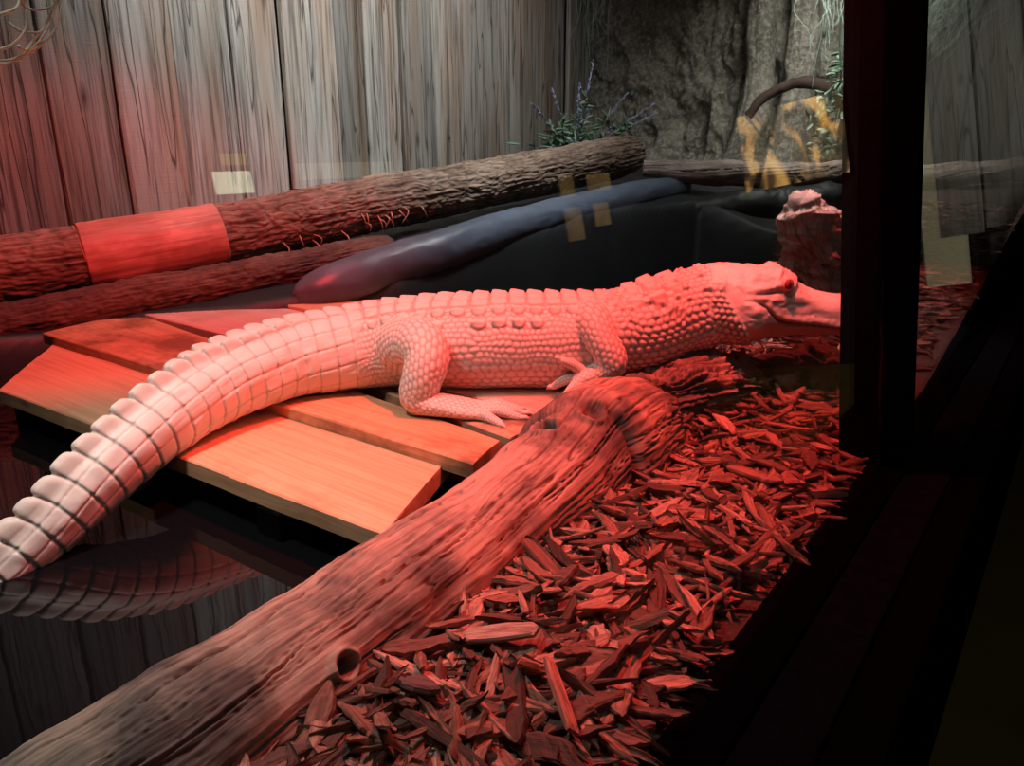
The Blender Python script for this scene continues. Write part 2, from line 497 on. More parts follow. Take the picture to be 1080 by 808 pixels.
    for _ in range(2):
        acc = np.zeros_like(co); cnt = np.zeros(n)
        for a, b in ((0, 1), (1, 0)):
            for k in range(3): acc[:, k] += np.bincount(ed[:, a], co[ed[:, b], k], n)
            cnt += np.bincount(ed[:, a], minlength=n)
        co = co*.62+.38*acc/np.maximum(cnt, 1)[:, None]
    me.vertices.foreach_set('co', co.ravel())
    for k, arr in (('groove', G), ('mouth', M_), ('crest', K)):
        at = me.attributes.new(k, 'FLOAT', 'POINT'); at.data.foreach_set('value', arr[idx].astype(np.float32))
    me.polygons.foreach_set('use_smooth', np.ones(len(me.polygons), dtype=bool))
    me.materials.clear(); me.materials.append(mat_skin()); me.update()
    tag(o, 'white albino alligator lying across the wooden planks with its tail hanging into the water', 'alligator')
    # eyes
    te = NT('eye_pink'); pp = te.attr('iris')
    te.fin(te.ramp(pp, [(0, (.34, .05, .07)), (.45, (.42, .08, .10)), (.62, (.25, .03, .045)), (.70, (.85, .45, .42)), (1, (.85, .50, .45))]), .08)
    tp = NT('pupil_dark'); tp.fin((.10, .005, .008), .1)
    tc = NT('claw_horn'); tc.fin((.80, .62, .55), .35)
    for sgn in (1, -1):
        lat = S0*sgn
        if True:
            pts = ax0+T*EYE_LOCAL[0]+U0*EYE_LOCAL[2]
            # find the skin surface sideways from the head axis
            hit = o.ray_cast(Vector(pts+lat*.3), Vector(-lat))
            c = np.array(hit[1])-lat*.0085+U0*.002
        r = .0225
        u = np.linspace(0, PI, 24); w = np.linspace(0, 2*PI, 32, endpoint=False)
        Pe = np.stack([np.cos(u)[:, None]*r+0*w, np.sin(u)[:, None]*np.cos(w)*r, np.sin(u)[:, None]*np.sin(w)*r], -1)
        out = lat*.92+T*.30+U0*.15; out /= np.linalg.norm(out)
        b1 = np.cross(U0, out); b1 /= np.linalg.norm(b1); b2 = np.cross(out, b1)
        R = lambda Q: c+Q[..., 0:1]*out+Q[..., 1:2]*b1+Q[..., 2:3]*b2
        v, f = close_tube(R(Pe))
        iris = np.r_[np.repeat(np.clip(u/1.1, 0, 1), 32), 0, 1]
        e = mesh_obj('eye', v, f, te.m, o, attrs={'iris': iris}); e['label'] = 'pinkish red eye'
        # vertical slit pupil, a thin lens on the front of the eyeball
        th = np.linspace(0, 2*PI, 28, endpoint=False); rr = np.array([.02, .5, .9, 1.])
        yy = rr[:, None]*np.cos(th)*.0042; zz = rr[:, None]*np.sin(th)*.0115
        xx = np.sqrt(np.maximum(r**2-yy**2-zz**2, 0))+.0007-.0007*(rr[:, None]**6)
        v, f = close_tube(R(np.stack([xx, yy, zz], -1)))
        mesh_obj('pupil', v, f, tp.m, e)
    for Pc, nm in claws:
        v, f = close_tube(Pc); mesh_obj('claw', v, f, tc.m, o)
    return o
gator = build_alligator()
# ================================================================== MATERIALS
def mat_weathered(name, axis=2, base=((.15, .125, .11), (.44, .425, .40), (.25, .165, .115)), bumps=.8, rnd=1.0):
    """grey weathered board timber with grain along one axis"""
    t = NT(name); p = t.obj()
    geo = t.n('NewGeometry'); r = geo.outputs['Random Per Island']
    comb = t.n('CombineXYZ'); t.set(comb.inputs[0], t.math('MULTIPLY', r, 37.)); t.set(comb.inputs[1], t.math('MULTIPLY', r, 91.)); t.set(comb.inputs[2], t.math('MULTIPLY', r, 13.))
    add = t.n('VectorMath', operation='ADD'); t.set(add.inputs[0], p); t.set(add.inputs[1], comb.outputs[0]); q = add.outputs[0]
    s1 = [7., 7., 7.]; s1[axis] = .55; s2 = [38., 38., 38.]; s2[axis] = 1.2; s3 = [150., 150., 150.]; s3[axis] = 5.
    g1 = t.noise(t.mapping(q, s1), 1.6, 4, .6, dist=.6); g2 = t.noise(t.mapping(q, s2), 1., 4, .65, dist=.15); g3 = t.noise(t.mapping(q, s3), 1., 3)
    # knots
    ks = [4.6, 4.6, 4.6]; ks[axis] = 1.7
    v = t.n('TexVoronoi', feature='F1'); t.set(v.inputs['Vector'], t.mapping(q, ks)); v.inputs['Scale'].default_value = 1.
    kn = t.math('SMOOTH_MIN', t.math('MULTIPLY', v.outputs['Distance'], 7.5), 1., .2)
    c = t.mix(g1, base[0], base[1]); c = t.mix(t.math('MULTIPLY', t.ramp(t.noise(t.mapping(q, s1, (5, 3, 1)), .9, 3), [(.42, (0, 0, 0)), (.62, (1, 1, 1))]), .75), c, base[2])
    c = t.mix(t.math('MULTIPLY', t.math('SUBTRACT', 1., t.ramp(g2, [(.36, (0, 0, 0)), (.53, (1, 1, 1))])), .7), c, (.05, .04, .034))
    c = t.mix(t.math('SUBTRACT', 1., kn), c, (.05, .035, .028))
    val = t.n('HueSaturation'); t.set(val.inputs['Color'], c); t.set(val.inputs['Value'], t.math('ADD', 1-rnd/2, t.math('MULTIPLY', r, rnd)))
    h = t.math('ADD', t.math('MULTIPLY', g2, 1.), t.math('MULTIPLY', g3, .5))
    s4 = [4., 4., 4.]; s4[axis] = 160.
    h = t.math('ADD', h, t.math('MULTIPLY', t.noise(t.mapping(q, s4), 1., 1), .35))
    s5 = [11., 11., 11.]; s5[axis] = .5; cr = t.math('ABSOLUTE', t.math('SUBTRACT', t.noise(t.mapping(q, s5, (9, 2, 4)), 1., 2, .4), .5))
    crk = t.ramp(cr, [(.0, (1, 1, 1)), (.012, (0, 0, 0))]); val.inputs['Hue'].default_value = .5
    cc = t.mix(t.math('MULTIPLY', crk, .85), val.outputs[0], (.03, .022, .018)); h = t.math('SUBTRACT', h, crk)
    h = t.math('ADD', h, t.math('MULTIPLY', kn, .5))
    t.b.inputs['Specular IOR Level'].default_value = .25
    return t.fin(cc, .8, t.bump(h, bumps, .006))

def mat_deck(name, tint, s0=.55, s1=.72, sa=.55):
    t = NT(name); p = t.obj()
    g1 = t.noise(t.mapping(p, (5, .8, 5)), 2., 4, .6, dist=1.2); g2 = t.noise(t.mapping(p, (70, 1.6, 70)), 1., 4, .6, dist=.6)
    st = t.noise(t.mapping(p, (3, 2, 3)), 1.3, 5, .65)
    c = t.mix(g1, tint[0], tint[1])
    c = t.mix(t.math('MULTIPLY', t.ramp(g2, [(.38, (1, 1, 1)), (.55, (0, 0, 0))]), .35), c, tint[2])
    c = t.mix(t.math('MULTIPLY', t.ramp(st, [(s0, (0, 0, 0)), (s1, (1, 1, 1))]), sa), c, tint[2])
    v = t.n('TexVoronoi', feature='F1'); t.set(v.inputs['Vector'], t.mapping(p, (6, 2.2, 6))); v.inputs['Scale'].default_value = 1.
    k = t.ramp(v.outputs['Distance'], [(.03, (1, 1, 1)), (.10, (0, 0, 0))])
    c = t.mix(t.math('MULTIPLY', k, .7), c, (.12, .05, .03))
    return t.fin(c, t.math('ADD', .45, t.math('MULTIPLY', g1, .25)), t.bump(g2, .25, .003))

def mat_attr_wood(name, c_hi, c_lo, c_mix, rough=.75, bumps=.5):
    """driftwood: colour follows the modelled grain ('deep' attribute) plus stains"""
    t = NT(name); p = t.obj(); d = t.attr('deep')
    n = t.noise(p, 4.5, 4, .6); n2 = t.noise(p, 60, 4, .6)
    st = t.attr('grain', 'Vector')
    f = t.noise(t.mapping(st, (3, 70, 1)), 1., 4, .6, dist=.3)
    c = t.mix(t.ramp(n, [(.44, (0, 0, 0)), (.60, (1, 1, 1))]), c_hi, c_mix)
    c = t.mix(t.math('MULTIPLY', t.ramp(f, [(.35, (1, 1, 1)), (.55, (0, 0, 0))]), .55), c, c_lo)
    c = t.mix(t.math('MULTIPLY', d, .9), c, c_lo)
    h = t.math('ADD', t.math('MULTIPLY', f, 1.), t.math('MULTIPLY', n2, .35))
    t.b.inputs['Specular IOR Level'].default_value = .3
    return t.fin(c, rough, t.bump(h, bumps, .005))

def mat_plain(name, col, rough=.6, noise=.25, scale=20, bump=0., metal=0., spec=.5):
    t = NT(name); p = t.obj(); n = t.noise(p, scale, 4)
    c2 = tuple(x*(1-noise) for x in col); c1 = tuple(min(1, x*(1+noise)) for x in col)
    c = t.mix(n, c2, c1); t.b.inputs['Metallic'].default_value = metal; t.b.inputs['Specular IOR Level'].default_value = spec
    return t.fin(c, rough, t.bump(n, bump, .01) if bump else None)

def mat_emit(name, col, s):
    t = NT(name); t.fin((0, 0, 0), .6); t.set(t.b.inputs['Emission Color'], col); t.b.inputs['Emission Strength'].default_value = s; return t.m

def mat_rock(name, a, b, c3):
    t = NT(name); p = t.obj()
    n = t.noise(p, 3.5, 6, .65); n2 = t.noise(p, 28, 5, .7); n3 = t.noise(p, 90, 3)
    c = t.mix(t.ramp(n, [(.35, (0, 0, 0)), (.65, (1, 1, 1))]), a, b); c = t.mix(t.ramp(n2, [(.45, (0, 0, 0)), (.7, (1, 1, 1))]), c, c3)
    h = t.math('ADD', n2, t.math('MULTIPLY', n3, .5))
    return t.fin(c, .9, t.bump(h, .8, .03))

M = {}
M['fence'] = mat_weathered('weathered_fence_board')
M['endboard'] = mat_weathered('weathered_end_board', 2, ((.09, .088, .08), (.18, .175, .16), (.12, .105, .085)))
M['deck'] = mat_deck('tan_plank', ((.60, .35, .20), (.72, .44, .27), (.36, .17, .085)))
M['deck_old'] = mat_deck('stained_plank', ((.52, .30, .16), (.62, .36, .20), (.16, .075, .035)), .46, .60, .85)
M['deck_pale'] = mat_deck('pale_plank', ((.58, .44, .36), (.66, .50, .42), (.36, .22, .16)), .5, .66, .6)
M['deck_grey'] = mat_deck('greyed_plank', ((.40, .30, .20), (.56, .38, .25), (.10, .06, .04)), .42, .56, .9)
M['drift'] = mat_attr_wood('driftwood', (.42, .285, .225), (.035, .025, .022), (.12, .088, .08))
M['stumpw'] = mat_attr_wood('pale_driftwood', (.42, .34, .30), (.10, .07, .06), (.30, .22, .19))
M['bark'] = mat_attr_wood('bark', (.27, .185, .14), (.03, .02, .016), (.18, .115, .08), .9, .7)
M['barkdark'] = mat_attr_wood('dark_bark', (.16, .085, .06), (.03, .015, .012), (.10, .05, .038), .85, .6)
M['sleeve'] = mat_attr_wood('peeled_wood', (.55, .26, .20), (.20, .07, .055), (.40, .16, .12), .5, .3)
M['liner'] = mat_plain('pond_liner', (.010, .011, .013), .55, .5, 6, .3)
M['tube'] = mat_plain('pond_liner_roll', (.085, .10, .14), .42, .45, 7, .25)
M['rock'] = mat_rock('moulded_rock', (.12, .11, .092), (.25, .225, .185), (.46, .42, .35))
M['black'] = mat_plain('black_stained_timber', (.005, .0045, .0055), .65, .4, 40, .2, spec=0.)
M['root'] = mat_plain('dark_root', (.05, .026, .02), .8, .4, 12, .3)
M['black2'] = mat_plain('black_timber_edge', (.0015, .0015, .0015), .7, .4, 40, .2, spec=0.)
M['sill'] = mat_plain('blue_black_sill', (.003, .0035, .005), .7, .6, 30, .2, spec=0.)
M['olive'] = mat_plain('olive_carpet', (.12, .095, .03), .98, .3, 3, .2, spec=0.)
M['dark'] = mat_plain('dark_wall', (.02, .018, .016), .9, .3, 3)

# ================================================================== SETTING
def wall_boards(name, joints, x_of, z0f, z1, mat, axis):
    """vertical boards between successive joint positions; axis 'x' stands in a plane of constant y, 'y' of constant x"""
    parts = []
    for k in range(len(joints)-1):
        a, b = joints[k]+.008, joints[k+1]-.008
        n = 14; rg = np.random.default_rng(100+k); off = rg.uniform(-.018, .018); twist = rg.uniform(-.012, .012); wob = rg.uniform(0, 9)
        zb = z0f((a+b)/2)+rg.uniform(-.03, .03)
        rows = []
        for i in range(n+1):
            z = zb+(z1-zb)*i/n
            wa = .006*float(vnoise(np.array([[z*2.3, wob, k*3.1]]))[0]); wb_ = .006*float(vnoise(np.array([[z*2.3, wob+5, k*3.1]]))[0])
            aa, bb = a+wa, b+wb_
            e = .006; y0 = x_of+off
            prof = [(aa+e, y0-.014-twist), (bb-e, y0-.014+twist), (bb, y0-.008+twist), (bb, y0+.014), (aa, y0+.014), (aa, y0-.008-twist)]
            rows.append([(u, v, z) if axis == 'x' else (v, u, z) for u, v in prof])
        parts.append(close_tube(np.array(rows)))
    V, F = join_geo(parts)
    o = mesh_obj(name, V, F, mat, smooth=False); tag(o, kind='structure'); return o

FENCE_Y, END_X = 4.2, 7.2
jx = [-2.4, -2.05, -1.7, -1.38, -1.05, -.7, -.36, 0, .36, .70, 1.05, 1.42, 1.745, 2.086, 2.435, 2.801, 3.148, 3.593, 3.84, 4.199, 4.544, 4.702, 4.923, 5.341, 5.667, 6.0, 6.35, 6.70, 7.05, 7.35]
wf = wall_boards('wall_back', jx, FENCE_Y, lambda x: float(np.interp(x, [-2, 1, 2.5, 3.4, 5.7, 7.3], [.0, .05, .2, .47, .62, .7])), 2.75, M['fence'], 'x')
jy = [-.35, -.02, .32, .64, .95, 1.31, 1.62, 1.93, 2.25, 2.6, 2.95, 3.3, 3.65, 4.0, 4.25]
we = wall_boards('wall_end', jy, END_X, lambda y: .2, 2.75, M['endboard'], 'y')

def slab(x0, x1, y0, y1, z0, z1):
    v = [(x0, y0, z0), (x1, y0, z0), (x1, y1, z0), (x0, y1, z0), (x0, y0, z1), (x1, y0, z1), (x1, y1, z1), (x0, y1, z1)]
    return v, [(0, 3, 2, 1), (4, 5, 6, 7), (0, 1, 5, 4), (1, 2, 6, 5), (2, 3, 7, 6), (3, 0, 4, 7)]

def rbox(x0, x1, y0, y1, z0, z1, b=.004, tilt=0., seg=2):
    """bevelled box; tilt shears y with height (dy per dz)"""
    import bmesh
    bm = bmesh.new(); v, f = slab(x0, x1, y0, y1, z0, z1)
    vs = [bm.verts.new(p) for p in v]; [bm.faces.new([vs[i] for i in q]) for q in f]
    bmesh.ops.bevel(bm, geom=bm.edges[:], offset=b, segments=seg, affect='EDGES', profile=.6)
    V = np.array([(p.co.x, p.co.y+tilt*(p.co.z), p.co.z) for p in bm.verts]); bm.verts.index_update()
    F = [tuple(w.index for w in q.verts) for q in bm.faces]; bm.free(); return V, F

# back boards behind the fence so nothing shows through the gaps
o = mesh_obj('wall_left', *slab(-2.6, -2.5, .3, 4.4, -.7, 2.8), M['dark'], smooth=False); tag(o, kind='structure')
o = mesh_obj('wall_backing', *slab(-2.6, 7.5, 4.26, 4.34, -.7, 2.8), M['dark'], smooth=False); tag(o, kind='structure')
o = mesh_obj('wall_end_backing', *slab(7.26, 7.34, .0, 4.34, -.7, 2.8), M['dark'], smooth=False); tag(o, kind='structure')
o = mesh_obj('ceiling', *slab(-2.6, 7.5, -2.5, 4.4, 2.8, 2.9), M['dark'], smooth=False); tag(o, kind='structure')
o = mesh_obj('floor', *slab(-2.6, 7.5, -2.5, .15, -1.0, -.9), M['olive'], smooth=False); tag(o, kind='structure')
o = mesh_obj('wall_corridor', *slab(-2.6, 7.5, -2.52, -2.43, -1.0, 2.8), M['dark'], smooth=False); tag(o, kind='structure')
o = mesh_obj('wall_corridor_end', *slab(7.42, 7.5, -2.45, .2, -1.0, 2.8), M['dark'], smooth=False); tag(o, kind='structure')

# ---- glass front: pane, post, mullion and stepped sill
TILT = .115
GY = lambda z: .312+TILT*z
tg = NT('window_glass'); lw = tg.n('LayerWeight'); lw.inputs['Blend'].default_value = .5
fac = tg.math('ADD', .035, tg.math('MULTIPLY', tg.math('POWER', lw.outputs['Facing'], 5.), .965))
tr = tg.n('BsdfTransparent'); tr.inputs[0].default_value = (.97, .985, .98, 1); gl = tg.n('BsdfGlossy'); gl.inputs['Roughness'].default_value = .003
gl.inputs[0].default_value = (1, 1, 1, 1)
mx = tg.n('MixShader'); tg.set(mx.inputs[0], fac); tg.t.links.new(tr.outputs[0], mx.inputs[1]); tg.t.links.new(gl.outputs[0], mx.inputs[2])
tg.t.links.new(mx.outputs[0], tg.out.inputs['Surface'])
z0, z1 = -.02, 2.6
for k, (xa, xb) in enumerate([(-2.4, 1.903), (1.967, 7.18)]):
    v, f = slab(xa, xb, .306, .312, z0, z1); v = [(x, y+TILT*z, z) for x, y, z in v]
    g = mesh_obj('window_%d' % (k+1), v, f, tg.m, smooth=False); tag(g, kind='structure')
    if k == 0: win = g
v, f = rbox(1.91, 2.0, .318, .405, -.05, 2.75, .004, TILT); o = mesh_obj('window_post', v, f, M['black'], win, smooth=False)
v, f = rbox(1.905, 1.965, .243, .3175, -.05, 2.75, .003, TILT); o = mesh_obj('mullion_cover', v, f, M['black2'], win, smooth=False)
v, f = rbox(-2.4, 7.2, .252, .335, -.25, .0, .006); mesh_obj('sill_rail', v, f, M['black2'], win, smooth=False)
v, f = rbox(-2.4, 7.2, .158, .250, -.25, -.006, .006); mesh_obj('sill_board', v, f, M['sill'], win, smooth=False)
v, f = rbox(-2.4, 7.2, .086, .156, -.95, -.012, .006); mesh_obj('sill_edging', v, f, M['black2'], win, smooth=False)

# ---- pool basin and ground
POOL = np.array([(-1.8, .93), (.6, .92), (1.5, .99), (1.95, 1.0), (2.25, 1.14), (3.0, 1.22), (3.9, 1.27), (4.5, 1.45), (4.6, 2.0), (4.0, 2.30), (3.2, 2.46), (2.5, 2.56), (2.1, 2.80), (1.55, 3.25), (.9, 3.42), (-1.8, 3.5)])
def pool_sd(x, y):
    """signed distance to the pool outline, negative inside"""
    d = np.full(x.shape, 1e9); ins = np.zeros(x.shape, bool); n = len(POOL)
    for i in range(n):
        a = POOL[i]; b = POOL[(i+1) % n]; e = b-a
        t = np.clip(((x-a[0])*e[0]+(y-a[1])*e[1])/(e@e), 0, 1)
        d = np.minimum(d, np.hypot(x-a[0]-t*e[0], y-a[1]-t*e[1]))
        c = (a[1] > y) != (b[1] > y)
        xx = a[0]+(y-a[1])/(b[1]-a[1] if b[1] != a[1] else 1e-9)*e[0]
        ins ^= c & (x < xx)
    return np.where(ins, -d, d)
def bank(x, y):
    zf = np.interp(x, [-2, 2.4, 2.8, 3.4, 5.1, 6.6, 7.3], [-.02, -.01, .01, .09, .33, .45, .5])
    zb = np.interp(x, [-2, 1.2, 1.9, 2.4, 2.9, 3.8, 4.9, 7.3], [.0, .0, .06, .15, .26, .38, .48, .58])+.06*np.clip(y-3, 0, 1.3)
    w = sstep(1.3, 2.3, y); return zf*(1-w)+zb*w
def ground(x, y):
    d = pool_sd(x, y); z = bank(x, y)
    return z+(-.62-z)*sstep(.03, -.16, d)
def height_patch(name, x0, x1, y0, y1, n, m, keep, mat, amp, sc, dz=0.):
    X, Y = np.meshgrid(np.linspace(x0, x1, n), np.linspace(y0, y1, m), indexing='ij')
    Z = ground(X, Y)+amp*fbm(np.stack([X*sc, Y*sc, 0*X], -1), 3, 5)+dz
    F = grid_faces(n, m, False); cx = X.ravel()[F].mean(1); cy = Y.ravel()[F].mean(1)
    F = F[keep(cx, cy)]
    return mesh_obj(name, np.stack([X, Y, Z], -1).reshape(-1, 3), F, mat)
o = height_patch('pool_liner_floor', -2.5, 7.25, .85, 4.25, 400, 200, lambda x, y: (pool_sd(x, y) < .05) | (y > 1.45), M['liner'], .02, 3.); tag(o, kind='structure'); o.name = 'floor_pool'
tmu = NT('mulch_soil'); pq = tmu.obj(); nn = tmu.noise(pq, 60, 5, .7)
tmu.fin(tmu.mix(nn, (.03, .016, .012), (.12, .06, .045)), .95, tmu.bump(nn, 1., .02))
o = height_patch('mulch_bed', -2.5, 7.25, .335, 2.7, 420, 120, lambda x, y: (pool_sd(x, y) > -.01) & (y < np.where(x < 4.4, 1.8, 1.5)), tmu.m, .012, 9.)
o.name = 'floor_mulch'; tag(o, kind='structure')
# water
tw = NT('pool_water'); pw = tw.obj()
tw.fin((.004, .004, .005), .015, tw.bump(tw.noise(pw, 9, 2), .02, .01)); tw.b.inputs['IOR'].default_value = 1.33
X, Y = np.meshgrid(np.linspace(-2.4, 4.75, 100), np.linspace(.80, 3.6, 50), indexing='ij')
o = mesh_obj('water_surface', np.stack([X, Y, 0*X-.12], -1).reshape(-1, 3), grid_faces(100, 50, False)[:, ::-1], tw.m); tag(o, kind='structure')
# ================================================================== DECK PLANKS
def plank(name, corners, ztop, thick, mat, label, zs=None, nx=10, ny=60, seed=0, cuts=None):
    """corners: near-left, near-right (x larger), far-right, far-left in plan; slight cupping and ragged edges"""
    c = np.array(corners, float); U = np.linspace(0, 1, nx); W = np.linspace(0, 1, ny)
    top = np.zeros((ny, nx, 3))
    for i, w in enumerate(W):
        a = c[0]*(1-w)+c[3]*w; b = c[1]*(1-w)+c[2]*w
        for j, u in enumerate(U):
            p = a*(1-u)+b*u
            top[i, j, :2] = p
    rg = np.random.default_rng(seed)
    top[:, 0, 0] += .004*fbm(np.stack([W*9, 0*W+seed, 0*W], -1), 3, seed); top[:, -1, 0] += .004*fbm(np.stack([W*9, 0*W+seed+4, 0*W], -1), 3, seed)
    cup = .003*np.cos((U-.5)*PI)[None]; z = ztop+cup+0*W[:, None]
    if zs: z = z+np.interp(W, [0, 1], zs)[:, None]
    z = z+.0012*fbm(np.stack([top[..., 0]*14, top[..., 1]*3, 0*z], -1), 2, seed)
    top[..., 2] = z
    e = .004
    # ring profile around each cross-section
    rows = []
    for i in range(ny):
        t = top[i]; zt = t[:, 2]
        ring = [tuple(t[0]+(0, 0, -e)), tuple(t[0]+(e, 0, 0))]+[tuple(q) for q in t[1:-1]]+[tuple(t[-1]+(-e, 0, 0)), tuple(t[-1]+(0, 0, -e)), (t[-1][0], t[-1][1], zt[-1]-thick), (t[0][0], t[0][1], zt[0]-thick)]
        rows.append(ring)
    v, f = close_tube(np.array(rows))
    o = mesh_obj(name, v, f, mat, smooth=False)
    return tag(o, label, 'plank', 'planks of the basking ramp')
plank('deck_plank', [(.925, 1.03), (1.30, 1.185), (1.20, 3.20), (.835, 2.72)], .0, .045, M['deck'], 'wide tan plank nearest the camera, over the dark water, under the tail', seed=1)
plank('deck_plank', [(1.245, 1.06), (1.40, 1.10), (1.62, 3.37), (1.195, 3.28)], .035, .042, M['deck_old'], 'stained orange-brown plank just behind the front plank, under the hind foot', seed=2)
plank('deck_plank', [(1.415, 1.08), (1.66, 1.07), (1.66, 1.95), (1.53, 1.95)], .041, .038, M['deck_grey'], 'weathered cracked plank under the belly beside the hind foot', seed=7)
plank('deck_plank', [(1.60, 1.10), (2.03, 1.10), (2.06, 3.42), (1.60, 3.33)], .048, .04, M['deck_pale'], 'dull pale plank in the third row behind the tail', seed=3)
plank('deck_plank', [(2.035, 1.30), (2.46, 1.32), (2.52, 3.35), (2.065, 3.38)], .064, .045, M['deck'], 'rearmost tan plank, beside the dark liner roll', seed=4)
# splintered strip along the broken edge
def splinter(name, a, b, w, h, mat, label, cat, seed):
    a = np.array(a); b = np.array(b); n = 60; k = np.linspace(0, 1, n)
    rows = []
    for i, t in enumerate(k):
        p = a*(1-t)+b*t; ww = w*(.7+.5*vnoise(np.array([[t*9, seed, 0]]))[0])*min(1, 6*t+.15, 6*(1-t)+.15); hh = h*(.8+.5*vnoise(np.array([[t*13, seed+7, 0]]))[0])*min(1, 6*t+.2, 6*(1-t)+.2)
        d = (b-a)/np.linalg.norm(b-a); s = np.array([-d[1], d[0], 0])
        rows.append([p+s*ww*c1+np.array([0, 0, hh*c2]) for c1, c2 in ((-1, 0), (-.9, .8), (-.4, 1.05), (-.1, .75), (.3, 1.), (.9, .7), (1, 0), (0, -.2))])
    v, f = close_tube(np.array(rows)); o = mesh_obj(name, v, f, mat, smooth=False); return tag(o, label, cat)
# supporting joists below the ramp
for k, (xa, xb, y0, lab) in enumerate([(.90, 2.5, 1.35, 'dark support joist under the near end of the plank ramp'), (.86, 2.5, 2.62, 'dark support joist under the far end of the plank ramp')]):
    v, f = rbox(xa, xb, y0, y0+.09, -.40, -.048, .006); o = mesh_obj('support_joist', v, f, M['black'], smooth=False); tag(o, lab, 'joist')

# ================================================================== LOGS
def grain_sweep(ctrl, n, m, disp, up=(0, 0, 1), ex=1.):
    P, s, th, A, fr = sweep(ctrl, n, m, up, ex); N = grid_normals(P); S = s+0*A
    h, deep = disp(P, S, th+0*A, A)
    Q = P+N*h[..., None]
    v, f = close_tube(Q)
    pad = lambda a: np.r_[a.ravel(), a[0].mean(), a[-1].mean()]
    gr = np.stack([np.r_[S.ravel(), 0, S[-1, 0]], np.r_[(th+0*A).ravel()/PI*.35, 0, 0], 0*np.r_[S.ravel(), 0, 0]], -1)
    return v, f, dict(deep=pad(np.clip(deep, 0, 1)), grain=gr), fr

def drift_disp(seed, amp=.010, freq=7., twist=.6, knots=()):
    def fn(P, S, th, A):
        c, s_ = np.cos(th+twist*S), np.sin(th+twist*S)
        q = np.stack([c*freq*.55, s_*freq*.55, S*1.1], -1)
        warp = .6*fbm(np.stack([c*1.2, s_*1.2, S*3.], -1), 3, seed+3)
        q = q+np.stack([warp, -warp, 0*warp], -1)
        for (ks, kt, kr, kd) in knots:      # grain bends around the knots
            dth = (th-kt+PI) % (2*PI)-PI
            r = np.sqrt(((S-ks)/kr)**2+((dth*.13)/kr)**2); q[..., 2] += .5*np.exp(-r*r*.7)
        r1 = ridged(q, 4, seed); big = fbm(P*4, 3, seed+20)
        h = amp*.45*r1+.022*big+.006*fbm(P*13, 3, seed+23); deep = sstep(.0, -.7, r1)*.5
        # fissures that open and close along the grain, at several widths
        for kk, (fc, fs, wd, dp) in enumerate(((2.6, .45, .030, .013), (5.2, .8, .045, .009), (9.5, 1.3, .07, .006), (18., 2.2, .10, .0035))):
            cr = np.abs(vnoise(np.stack([q[..., 0]*fc/freq*1.8, q[..., 1]*fc/freq*1.8, q[..., 2]*fs], -1), seed+40+kk)+.06*vnoise(P*60, seed+45+kk))
            op = sstep(-.30, .15, vnoise(np.stack([q[..., 0]*.5, q[..., 1]*.5, q[..., 2]*2.2], -1), seed+50+kk)+.05)
            ck = np.exp(-(cr/wd)**2)*op
            h = h-dp*ck; deep = np.maximum(deep, ck*(.95-.12*kk))
        for (ks, kt, kr, kd) in knots:
            dth = (th-kt+PI) % (2*PI)-PI
            r = np.sqrt(((S-ks)/kr)**2+((dth*.13)/kr)**2)
            h += .010*np.exp(-((r-1.25)/.35)**2)-kd*np.exp(-(r/.75)**4)
            deep = np.maximum(deep, np.exp(-(r/.8)**4))
        return h, deep
    return fn
LOG = [(-.75, .80, -.035, .125, .125, .125), (-.2, .80, -.02, .125, .125, .125), (.30, .805, -.010, .122, .122, .122), (.70, .815, .0, .118, .118, .12), (1.05, .835, .012, .118, .116, .12), (1.28, .848, .022, .128, .128, .13),
       (1.42, .862, .036, .142, .150, .15), (1.55, .872, .036, .155, .160, .16), (1.66, .872, .030, .150, .150, .15), (1.725, .868, .020, .122, .118, .12), (1.752, .866, .012, .08, .075, .08)]
base_fn = drift_disp(5, .010, 7., .5, knots=[(1.31, .98, .018, .030), (2.05, -.22, .026, .022), (2.15, .25, .024, .014)])
def log_fn(P, S, th, A):
    h, d = base_fn(P, S, th, A)
    # deep seam where the flared root end meets the trunk on the camera side
    x = P[..., 0]; sx = 1.335+.10*np.sin(th+.6)
    sm = np.exp(-((x-sx)/.014)**2)*sstep(-.1, -.8, np.sin(th)*-1*-1)
    sm = np.exp(-((x-sx)/.014)**2)*sstep(.15, .75, np.abs(np.sin(th)))
    h = h-.022*sm+.014*np.exp(-((x-sx-.06)/.05)**2)
    d = np.maximum(d, sm*.9)
    end = sstep(1.70, 1.75, x); h = h+.012*ridged(P*22, 3, 77)*end
    return h, np.maximum(d, end*.35)
v, f, at, fr = grain_sweep(LOG, 900, 320, log_fn)
o = mesh_obj('driftwood_log', v, f, M['drift'], attrs=at)
tag(o, 'large grey-brown grooved driftwood log between the wood chips and the pool', 'log')

def bark_disp(seed, amp=.012):
    def fn(P, S, th, A):
        w = .25*fbm(P*6, 3, seed+2)
        f1, f2 = worley2(S/.105+w*4.5, (th/(2*PI))*34+w*7., seed)
        pl = sstep(.02, .40, f2-f1)
        r = ridged(np.stack([np.cos(th)*5., np.sin(th)*5., S*5.], -1)+1.6*w[..., None], 4, seed+6)
        n = fbm(P*34, 3, seed+8)
        h = amp*(pl*.36+.75*r)+.007*n+.016*fbm(P*3, 2, seed+1)
        return h, (1-pl)*.45+sstep(.15, -.5, r)*.7
    return fn
BARK = [(.35, 4.02, .20, .150, .150, .150), (1.229, 3.715, .228, .150, .150, .150), (2.09, 3.41, .325, .146, .146, .146), (2.90, 3.13, .452, .142, .142, .142), (3.82, 2.90, .560, .135, .135, .135), (4.55, 2.73, .655, .130, .130, .130), (4.88, 2.66, .700, .118, .118, .118), (4.92, 2.65, .705, .09, .09, .09)]
